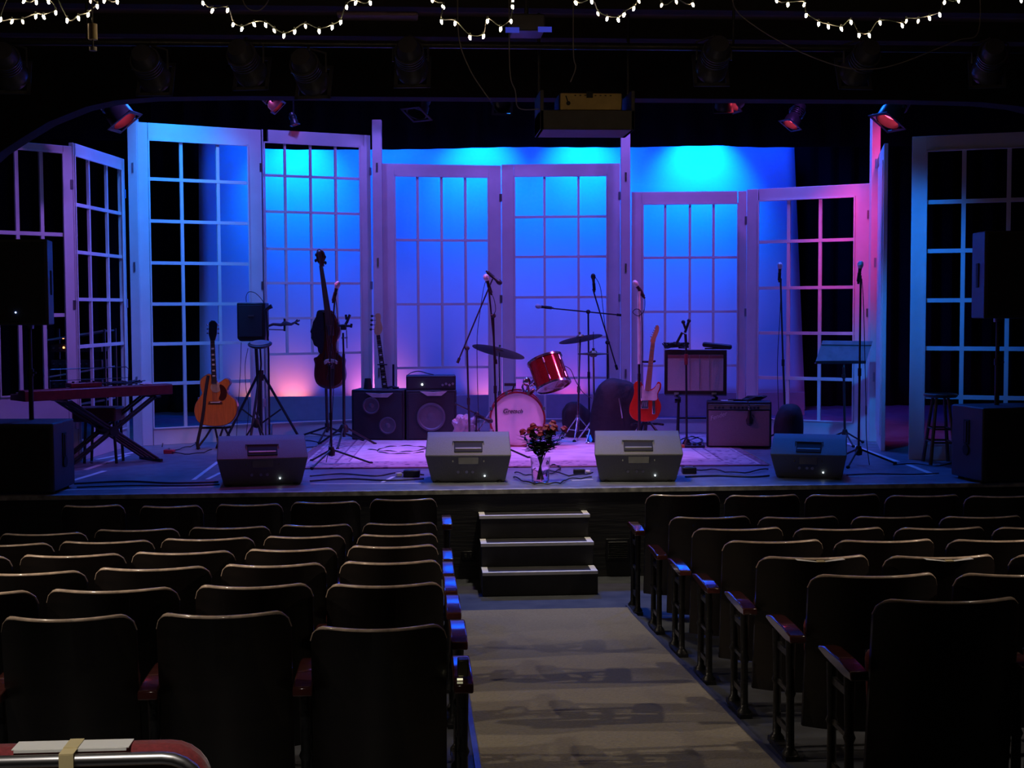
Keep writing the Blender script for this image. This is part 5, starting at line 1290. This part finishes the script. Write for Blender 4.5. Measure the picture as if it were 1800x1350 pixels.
for i, (px, py, lb) in enumerate(roses):
    r_ = face('red_rose', lb, 'rose', 950, 848, 'red roses in the glass vase')
    dy = random.uniform(-.06, .06); q = L(r_, px, py, dy); q.y = dy
    r_.location = V(r_.location)
    b = B(); R_ = .031
    ta = V((q.x, q.y, q.z - .25)); n_ = V((q.x * .8, dy, .18)).normalized()
    qq = V((0, 0, 1)).rotation_difference(n_)
    b.lathe([(0, -.026), (.014, -.023), (.025, -.008), (.025, .014), (.015, .024), (.007, .019), (0, .014)], q, n_, 14)
    for k in range(9):
        a = k * 2.4; rr_ = .015 + .0018 * k; c_ = V((rr_ * math.cos(a), rr_ * math.sin(a), .004 - .0012 * k))
        Rm = qq.to_matrix() @ Matrix.Rotation(a, 3, 'Z') @ Matrix.Rotation(-.25 - .04 * k, 3, 'Y')
        P = [(0, -.017, -.016), (.007, 0, -.018), (0, .017, -.016), (-.003, .020, .007), (.004, 0, .020), (-.003, -.020, .007)]
        for sg in (0, .002):
            pass
        v_ = [b.bm.verts.new(q + qq @ c_ + Rm @ V(p)) for p in P]; v2 = [b.bm.verts.new(q + qq @ c_ + Rm @ (V(p) - V((.002, 0, 0)))) for p in P]
        b.bm.faces.new(v_); b.bm.faces.new(v2[::-1])
        for j in range(6): b.bm.faces.new((v_[j], v_[(j + 1) % 6], v2[(j + 1) % 6], v2[j]))
    b.build('bloom', M_PET, r_)
    bx = -q.x * .18 + random.uniform(-.012, .012)
    st_pts = curve_pts([q - n_ * .02, V((q.x * .65, dy * .6, q.z * .72)), V((q.x * .22, dy * .2, .24)), V((bx, -dy * .2, .03))], 5)
    s__ = B().tube(st_pts, .0032, 6).build('stem', M_LEAF, r_)
    b = B()
    for k in range(26):
        p = st_pts[2 + k % 9] + V((random.uniform(-.012, .012), random.uniform(-.012, .012), random.uniform(-.02, .02))); a = random.random() * 6.28; dd = V((math.cos(a), math.sin(a), random.uniform(-.2, .5))).normalized(); sd = dd.cross(V((0, 0, 1))).normalized()
        l_ = random.uniform(.06, .085)
        P = [p, p + dd * l_ * .4 + sd * l_ * .28, p + dd * l_, p + dd * l_ * .4 - sd * l_ * .28]
        up_ = V((0, 0, .0015)); v_ = [b.bm.verts.new(x) for x in P]; v2 = [b.bm.verts.new(x + up_) for x in P]
        b.bm.faces.new(v_); b.bm.faces.new(v2[::-1])
        for j in range(4): b.bm.faces.new((v_[j], v_[(j + 1) % 4], v2[(j + 1) % 4], v2[j]))
    lf = b.build('leaves', M_LEAF, r_, smooth=False); lf['kind'] = 'stuff'
# ---- cables on the floor, tape marks
def floor_cable(label, pts, r=.005, jitter=0, name='stage_cable'):
    P = [gs(px, py) for px, py in pts]; base = P[0]
    e = thing(name, label, 'cable', base)
    B().tube([V((p.x - base.x, p.y - base.y, r + .001 + (.012 * abs(math.sin(i * .7)) if jitter else 0))) for i, p in enumerate(curve_pts(P, 6))], r, 6).build('cord', M_CABLE, e)
floor_cable('long black cable along the stage edge left of the first monitor', [(130, 852), (220, 848), (300, 851), (384, 849)], .008)
floor_cable('second black cable along the stage edge at far left', [(135, 858), (230, 855), (330, 855), (386, 853)], .006)
floor_cable('black cable behind the first monitor towards the second', [(545, 838), (600, 834), (660, 838), (700, 832), (745, 836)], .006)
floor_cable('black cable lying close to the edge between left monitors', [(545, 847), (610, 843), (680, 846), (745, 843)], .007)
floor_cable('black cable looping beside the glass vase to the right', [(905, 832), (930, 838), (965, 836), (985, 826), (975, 820), (960, 826), (1000, 838), (1042, 834)], .006, 1)
floor_cable('black cable looping in front of the vase at the edge', [(903, 840), (925, 850), (955, 853), (985, 851), (1000, 845), (1040, 842)], .006, 1)
floor_cable('black cable between the right monitors along the rug edge', [(1203, 832), (1250, 828), (1300, 834), (1350, 826)], .006, 1)
floor_cable('second black cable between the right monitors', [(1204, 840), (1260, 838), (1320, 840), (1352, 838)], .008)
floor_cable('tangled cable on the rug before the bass cabinets', [(645, 792), (680, 795), (720, 796), (750, 790), (720, 786), (680, 788), (664, 796), (700, 800), (745, 797)], .005, 1)
floor_cable('cable looped on the floor left of the acoustic guitar stand', [(285, 786), (292, 770), (310, 764), (330, 772), (345, 782), (320, 790), (300, 797), (340, 800), (372, 793)], .005, 1)
floor_cable('cable under the cello stand at the back', [(500, 778), (540, 775), (570, 780), (600, 776), (640, 786)], .005)
floor_cable('blue-lit cable crossing the floor by the cello', [(520, 790), (560, 786), (600, 790), (640, 788)], .005)
floor_cable('cable running from the stool to the right subwoofer', [(1570, 818), (1610, 816), (1650, 820), (1690, 808)], .005)
floor_cable('cable at the right stand foot along the edge', [(1488, 836), (1540, 834), (1600, 835), (1650, 833)], .005)
floor_cable('tangled cable on the floor behind the power strip', [(1195, 776), (1215, 770), (1235, 776), (1222, 784), (1205, 780), (1228, 772), (1238, 786)], .006, 1)
e = face('adaptor_box', 'small black box with pale plug beside the second monitor', 'adaptor', 724, 838)
B().box((0, 0, .03), (.14, .10, .06)).build('case', M_BLK, e, bevel=.01); B().box((-.11, 0, .02), (.05, .04, .03), Matrix.Rotation(.5, 3, 'Z')).build('plug', M_PAPER, e, bevel=.005)
e = face('floor_box', 'small black box right of the third monitor at the rug edge', 'adaptor', 1211, 832)
B().box((0, 0, .028), (.12, .10, .055)).build('case', M_BLK, e, bevel=.008); B().box((0, 0, .057), (.07, .06, .004)).build('lid', M_STEEL, e)
e = face('mic_adaptor', 'small dark adaptor with white end between vase and third monitor', 'adaptor', 1022, 833)
B().box((-.02, 0, .022), (.10, .05, .04)).build('case', M_BLK, e, bevel=.006); B().tube([(.04, 0, .02), (.075, -.02, .02)], .014, 8).build('white_end', M_PAPER, e)
e = face('red_pedal', 'small red pedal on the floor left of the acoustic guitar', 'pedal', 298, 797)
B().box((0, 0, .02), (.10, .09, .04)).build('case', mat('red_pedal_paint', (.4, .03, .05), .4), e, bevel=.006); B().cyl((0, -.02, .04), (0, -.02, .055), .012).build('switch', M_CHR, e)
TN = ['']
def tape(label, a, c, w_=.035):
    A, C_ = gs(*a), gs(*c); d = C_ - A
    e = thing('tape_mark', label, 'tape', (A + C_) / 2, math.atan2(d.y, d.x), 'white tape marks on the stage floor')
    B().box((0, 0, .0015), (d.length, w_, .002)).build('strip', M_WTAPE, e)
tape('white tape line on the floor right of the music stand', (1488, 779), (1578, 812), .05)
tape('short white tape line in front of the stool', (1596, 817), (1640, 834), .05)
tape('white tape line just left of the first monitor', (340, 844), (383, 812))
tape('second white tape line beside the first monitor', (364, 843), (388, 831))
tape('uppermost white tape strip under the keyboard stand', (170, 808), (243, 794), .05)
tape('middle white tape strip under the keyboard stand', (150, 826), (226, 800), .05)
tape('lowest white tape strip by the left subwoofer', (128, 845), (184, 828), .05)
tape('thin white tape strip at the left stage edge', (100, 862), (380, 856), .03)
tape('white tape along the edge between the left monitors', (545, 851), (740, 850), .03)
tape('slanted white tape right of the long edge tape', (672, 848), (692, 838), .03)
tape('pale tape right of the vase by the third monitor', (1005, 845), (1042, 843), .03)
tape('pale tape right of the last monitor along the edge', (1490, 838), (1640, 836), .018)

# ================================================================== OVERHEAD
M_WIRE = mat('green_light_wire', (.02, .03, .02), .6)
M_BULB = mat('warm_bulb', (1, .8, .5), .3, emit=(1, .72, .42, 110))
M_DIM = mat('dim_warm_bulb', (1, .8, .5), .3, emit=(1, .78, .5, 6))
LY = 6.6
def light_string(label, pts, y=LY, dim=()):
    P = [on_y(a, c, y + random.uniform(-.12, .12)) for a, c in pts]; base = P[0].copy()
    e = thing('light_string', label, 'string lights', base)
    W = [base + V((-.1, 0, .25))] + [p + V((0, 0, .014)) for p in P] + [P[-1] + V((.1, 0, .25))]
    cp = curve_pts([p - base for p in W], 5)
    B().tube(cp, .0028, 6).build('wire', M_WIRE, e)
    for i, p in enumerate(P):
        o = B().lathe([(0, -.013), (.0045, -.008), (.0065, 0), (.005, .007), (.003, .010), (0, .010)], p - base, (random.uniform(-.5, .5), 0, 1), 10).build('bulb', M_DIM if i in dim else M_BULB, e)
        B().cyl(p - base + V((0, 0, .008)), p - base + V((0, 0, .022)), .0045, seg=8).build('socket', M_WIRE, o)
light_string('upper warm bulbs of the garland at the top left corner', [(42, 2), (64, 4), (85, 3), (98, 22), (77, 30), (63, 29), (40, 38), (21, 38), (1, 34)], dim=(6,))
light_string('short warm bulb garland dipping above the hanging yellow tag', [(118, 36), (138, 32), (155, 26), (171, 11), (160, 1), (183, 1), (206, 3)])
light_string('warm bulb garland hanging in a deep loop left of centre', [(357, 5), (373, 19), (400, 18), (410, 43), (425, 51), (447, 43), (467, 44), (482, 54), (499, 63), (518, 56), (537, 46), (561, 55), (584, 48), (599, 39), (609, 12), (625, 5), (651, 5)], dim=(7, 10))
light_string('warm bulb garland left of the middle, lowest loop over centre', [(760, 0), (779, 12), (776, 38), (800, 41), (826, 66), (850, 64), (857, 37), (880, 51), (898, 37), (901, 12), (901, 1)])
light_string('short warm bulb garland right of the middle', [(1012, 5), (1040, 3), (1051, 24), (1067, 33), (1087, 35), (1097, 26), (1114, 15), (1123, 2)], dim=(2, 7))
light_string('few warm bulbs at the top between two loops, right of centre', [(1163, 9), (1189, 3), (1218, 8)], dim=(0, 1))
light_string('warm bulb garland hanging in the large right loop', [(1365, 1), (1385, 8), (1414, 8), (1417, 27), (1439, 42), (1456, 47), (1479, 51), (1496, 39), (1510, 62), (1528, 62), (1547, 40), (1586, 45), (1593, 37), (1614, 37), (1634, 32), (1652, 26), (1660, 4), (1685, 1)], dim=(12, 13))
light_string('single warm bulb at the top right corner', [(1795, 1)])
# pipes carrying the lanterns
def pipe(label, y, z, x0=-8.9, x1=8.9, r=.022):
    e = thing('lighting_pipe', label, 'pipe', (0, y, z)); B().tube([(x0, 0, 0), (x1, 0, 0)], r, 12).build('tube', M_IRON, e)
    for x in (-6, -2, 2, 6): B().tube([(x, 0, 0), (x, 0, (CZ if y < STAGE_Y else 5.5) - z - .005)], .008, 8).build('hanger', M_IRON, e)
PZ1 = on_y(900, 80, 8.6).z
pipe('black lighting pipe across the hall ceiling in front of the stage', 8.6, PZ1)
M_LAMP = mat('black_lantern_enamel', (.035, .035, .04), .35, var=.2, spec=.6)
def lantern(label, px, py, y, aim, s=1.0, lens=None, pipe_z=None, name='stage_lantern'):
    c = on_y(px, py, y); e = thing(name, label, 'stage light', c, 0, 'stage lanterns on the overhead pipes')
    d = (aim if isinstance(aim, V) else V(aim) - c).normalized()
    B().lathe([(0, -.17 * s), (.05 * s, -.165 * s), (.065 * s, -.12 * s), (.07 * s, .0), (.085 * s, .02 * s), (.088 * s, .10 * s), (.078 * s, .10 * s), (.075 * s, .03 * s), (0, .03 * s)], (0, 0, 0), d, 24).build('housing', M_LAMP, e)
    b = B()
    for k in range(4): b.lathe([(.071 * s, -.10 * s + k * .022 * s), (.080 * s, -.10 * s + k * .022 * s), (.080 * s, -.094 * s + k * .022 * s), (.071 * s, -.094 * s + k * .022 * s), (.071 * s, -.10 * s + k * .022 * s)], (0, 0, 0), d, 24)
    b.build('cooling_fins', M_LAMP, e)
    B().lathe([(0, .045 * s), (.06 * s, .04 * s), (.074 * s, .035 * s), (.0, .034 * s)], (0, 0, 0), d, 20).build('lens', lens or mat('dark_lens', (.05, .07, .12), .05, spec=1), e)
    fr = B(); o1 = d.cross(V((0, 0, 1))).normalized(); o2 = o1.cross(d)
    R = Matrix((o1, o2, d)).transposed()
    for sx, sy, w_, h_ in ((0, 1, .2, .02), (0, -1, .2, .02), (1, 0, .02, .2), (-1, 0, .02, .2)): fr.box(d * .105 * s + o1 * sx * .09 * s + o2 * sy * .09 * s, (w_ * s, h_ * s, .008), R)
    fr.build('gel_frame', M_LAMP, e)
    hz = (pipe_z - c.z) if pipe_z else .2
    yk = [o1 * .095 * s, o1 * .095 * s + V((0, 0, .10 * s)), V((0, 0, .13 * s)), -o1 * .095 * s + V((0, 0, .10 * s)), -o1 * .095 * s]
    B().tube(yk, .007, 6).build('yoke', M_LAMP, e)
    B().tube([V((0, 0, .12 * s)), V((0, 0, max(.14 * s, hz)))], .010, 8).build('clamp', M_IRON, e)
    return e
REL = lambda x, y, z: V((x, y, z))
stg = lambda x, y=14, z=1.5: (x, y, z)
for px, py, lb, ax_ in ((14, 118, 'unlit black lantern hanging at the far left edge of the ceiling', -3), (264, 122, 'unlit black lantern with faint blue rim, second from left', -1), (433, 112, 'unlit black lantern with blue glint, left of the garland low point', 0),
                        (543, 128, 'unlit black lantern with thin blue rim under the left garland', .5), (722, 108, 'unlit black lantern over the left centre door flat', .5),
                        (1255, 106, 'unlit black lantern right of the projector', 2), (1512, 112, 'unlit black lantern under the right garland loop', 2.4), (1740, 110, 'unlit black lantern with blue rim at the far right', 5)):
    lantern(lb, px, py, 8.6, stg(ax_), 1.15, pipe_z=PZ1)
# upstage pipe with the lit heads
PZ2 = on_y(900, 155, 12.4).z
pipe('black pipe behind the proscenium carrying the lit lanterns', 12.4, PZ2 + .12)
M_HOT = mat('glowing_red_lens', (1, .1, .15), .3, emit=(1, .06, .14, 5))
lantern('large lantern with glowing pink-red lens at the upper left', 203, 192, 12.4, REL(0.75, -0.16, -1), 1.35, M_HOT, PZ2 + .12)
lantern('large ribbed lantern with red lens at the upper right', 1572, 193, 12.4, REL(-0.62, -0.22, -1), 1.35, M_HOT, PZ2 + .12)
lantern('small lantern with thin red glow above the left flats', 478, 178, 12.4, REL(0.8, -0.12, -0.8), .75, M_HOT, PZ2 + .12)
lantern('small lantern with bright red slit, right of the projector', 1300, 172, 12.4, REL(-0.8, -0.2, -0.66), .95, M_HOT, PZ2 + .12)
lantern('small unlit lantern left of the red slit, right of projector', 1272, 174, 12.4, (3, 14, 2), .9, None, PZ2 + .12)
lantern('round unlit lantern above the left centre door flat', 738, 182, 12.4, (-.6, 11.6, 2), 1.1, None, PZ2 + .12)
lantern('lantern with pale blue-lit face left of the projector', 880, 180, 12.4, (.9, 11.4, 3.6), .95, None, PZ2 + .12)
PZ3 = on_y(900, 190, 15.2).z
pipe('rear black pipe high above the door flats', 15.2, PZ3 + .12)
lantern('tiny lantern with dim red glow above the cello flat', 516, 211, 15.2, REL(0.3, -0.06, -1), .5, M_HOT, PZ3 + .12)
lantern('small lantern with bright red slit above the backdrop right edge', 1397, 206, 15.2, REL(-0.55, -0.2, -0.9), 1.05, M_HOT, PZ3 + .12)
# projector in its hanging tray
c = on_y(1032, 194, 8.9); s9 = (on_y(1115, 194, 8.9).x - on_y(949, 194, 8.9).x)
e = thing('projector_tray', 'black hanging tray box holding the projector over the stage front', 'projector tray', c)
z0, z1 = on_y(1032, 229, 8.9).z - c.z, on_y(1032, 160, 8.9).z - c.z
M_TRAY = mat('black_tray_wood', (.028, .026, .03), .5, var=.3, scale=8, bump=.3)
B().box((0, .18, z0 / 2 - .001), (s9, .42, -z0 - .002)).build('floor_board', M_TRAY, e, bevel=.004)
for sx in (-1, 1): B().box((sx * (s9 / 2 - .012), .18, (z0 + z1) / 2), (.024, .42, z1 - z0)).build('side_board', M_TRAY, e, bevel=.003)
for sx in (-1, 1): B().tube([(sx * (s9 / 2 - .012), .18, z1), (sx * (s9 / 2 - .012), .18, CZ - c.z - .005)], .010).build('hanger', M_IRON, e)
a, b2 = on_y(984, 194, 8.9), on_y(1095, 162, 8.9)
e = thing('projector', 'projector with dull yellow front sitting in the hanging tray', 'projector', V((c.x, 8.92, c.z)))
pw, ph = b2.x - a.x, b2.z - a.z
B().box(((a.x + b2.x) / 2 - c.x, .17, ph / 2), (pw, .32, ph)).build('case', M_BLK, e, bevel=.012)
yf = B().box(((a.x + b2.x) / 2 - c.x, .004, ph / 2), (pw - .01, .012, ph - .012)).build('front_panel', mat('yellowed_panel', (.46, .32, .10), .6, var=.12), e, bevel=.01)
px_ = (a.x + b2.x) / 2 - c.x
B().cyl((px_ - pw * .36, -.006, ph * .4), (px_ - pw * .36, .0, ph * .4), .014).tube([(px_ - pw * .36, -.004, ph * .4), (px_ - pw * .40, -.004, ph * .8)], .004).build('cable_stub', M_RUB, e)
b = B()
for k in range(8): b.box((px_ - pw * .25 + k * pw * .08, -.004, ph * .82), (.012, .006, .005))
b.build('port_row', M_RUB, e)
B().box((px_ - .01, -.006, ph * .86), (.04, .02, .04)).build('top_block', M_RUB, e)
# an added fixture, two panels glowing as blue reflections, and hanging oddments
c = on_y(928, 46, 8.2)
e = thing('added_fixture', 'added black ceiling fixture with two small panels glowing as blue reflections', 'stage light', c)
B().box((0, .1, .02), (.20, .25, .10)).build('housing', M_LAMP, e, bevel=.01)
M_BLUE_REFL = mat('blue_reflection_glow', (.06, .10, .75), .4, emit=(.06, .08, .9, .35))  # blue glow stands in for light reflected off a mount
for x0, x1, y0, y1 in ((888, 912, 50, 59), (945, 969, 49, 58)):
    p, q = on_y(x0, y1, 8.2) - c, on_y(x1, y0, 8.2) - c
    B().box(((p.x + q.x) / 2, -.03, (p.z + q.z) / 2), (q.x - p.x, .006, q.z - p.z)).build('reflection_panel', M_BLUE_REFL, e)
B().tube([(0, .1, .07), (0, .1, CZ - c.z - .005)], .012).build('hanger', M_IRON, e)
c = on_y(163, 56, 6.4)
e = thing('hanging_tag', 'cream tape-wrapped tube hanging from the ceiling at upper left', 'tube', c)
B().cyl((0, 0, -.035), (0, 0, .035), .021, seg=16).build('wrapped_tube', M_YTAPE, e)
B().cyl((0, 0, -.085), (0, 0, -.068), .017, seg=14).build('end_cap', mat('pale_cap', (.45, .45, .40), .5), e)
B().tube([(0, 0, -.07), (0, 0, CZ - c.z - .005)], .004, 6).build('cord', M_CABLE, e)
for pts, lb in (([(1290, 10), (1330, 48), (1400, 88), (1470, 115), (1520, 122), (1580, 112), (1680, 72), (1720, 55)], 'thin cable sagging under the right garland'),
                ([(425, -10), (433, 12), (448, 19), (462, 14), (474, -8)], 'small pale cable loop at the top left of centre'),
                ([(806, 60), (825, 120), (852, 163), (862, 176)], 'thin pale cable running down to the blue-faced lantern'),
                ([(1008, 90), (1012, 118), (1003, 144)], 'short pale cable left above the projector'),
                ([(896, 118), (906, 160), (912, 190), (948, 192)], 'thin bracket wire left of the projector tray')):
    P = [on_y(a, b_, 8.3) for a, b_ in pts]; P = [V((P[0].x, 8.3, CZ - .003))] + P + ([V((P[-1].x, 8.3, CZ - .003))] if pts[-1][1] < 80 else []); e = thing('hanging_cable', lb, 'cable', P[0])
    B().tube([p - P[0] for p in curve_pts(P, 6)], .0035, 6).build('cord', mat('grey_cable', (.12, .11, .10), .5), e)
# ceiling panels
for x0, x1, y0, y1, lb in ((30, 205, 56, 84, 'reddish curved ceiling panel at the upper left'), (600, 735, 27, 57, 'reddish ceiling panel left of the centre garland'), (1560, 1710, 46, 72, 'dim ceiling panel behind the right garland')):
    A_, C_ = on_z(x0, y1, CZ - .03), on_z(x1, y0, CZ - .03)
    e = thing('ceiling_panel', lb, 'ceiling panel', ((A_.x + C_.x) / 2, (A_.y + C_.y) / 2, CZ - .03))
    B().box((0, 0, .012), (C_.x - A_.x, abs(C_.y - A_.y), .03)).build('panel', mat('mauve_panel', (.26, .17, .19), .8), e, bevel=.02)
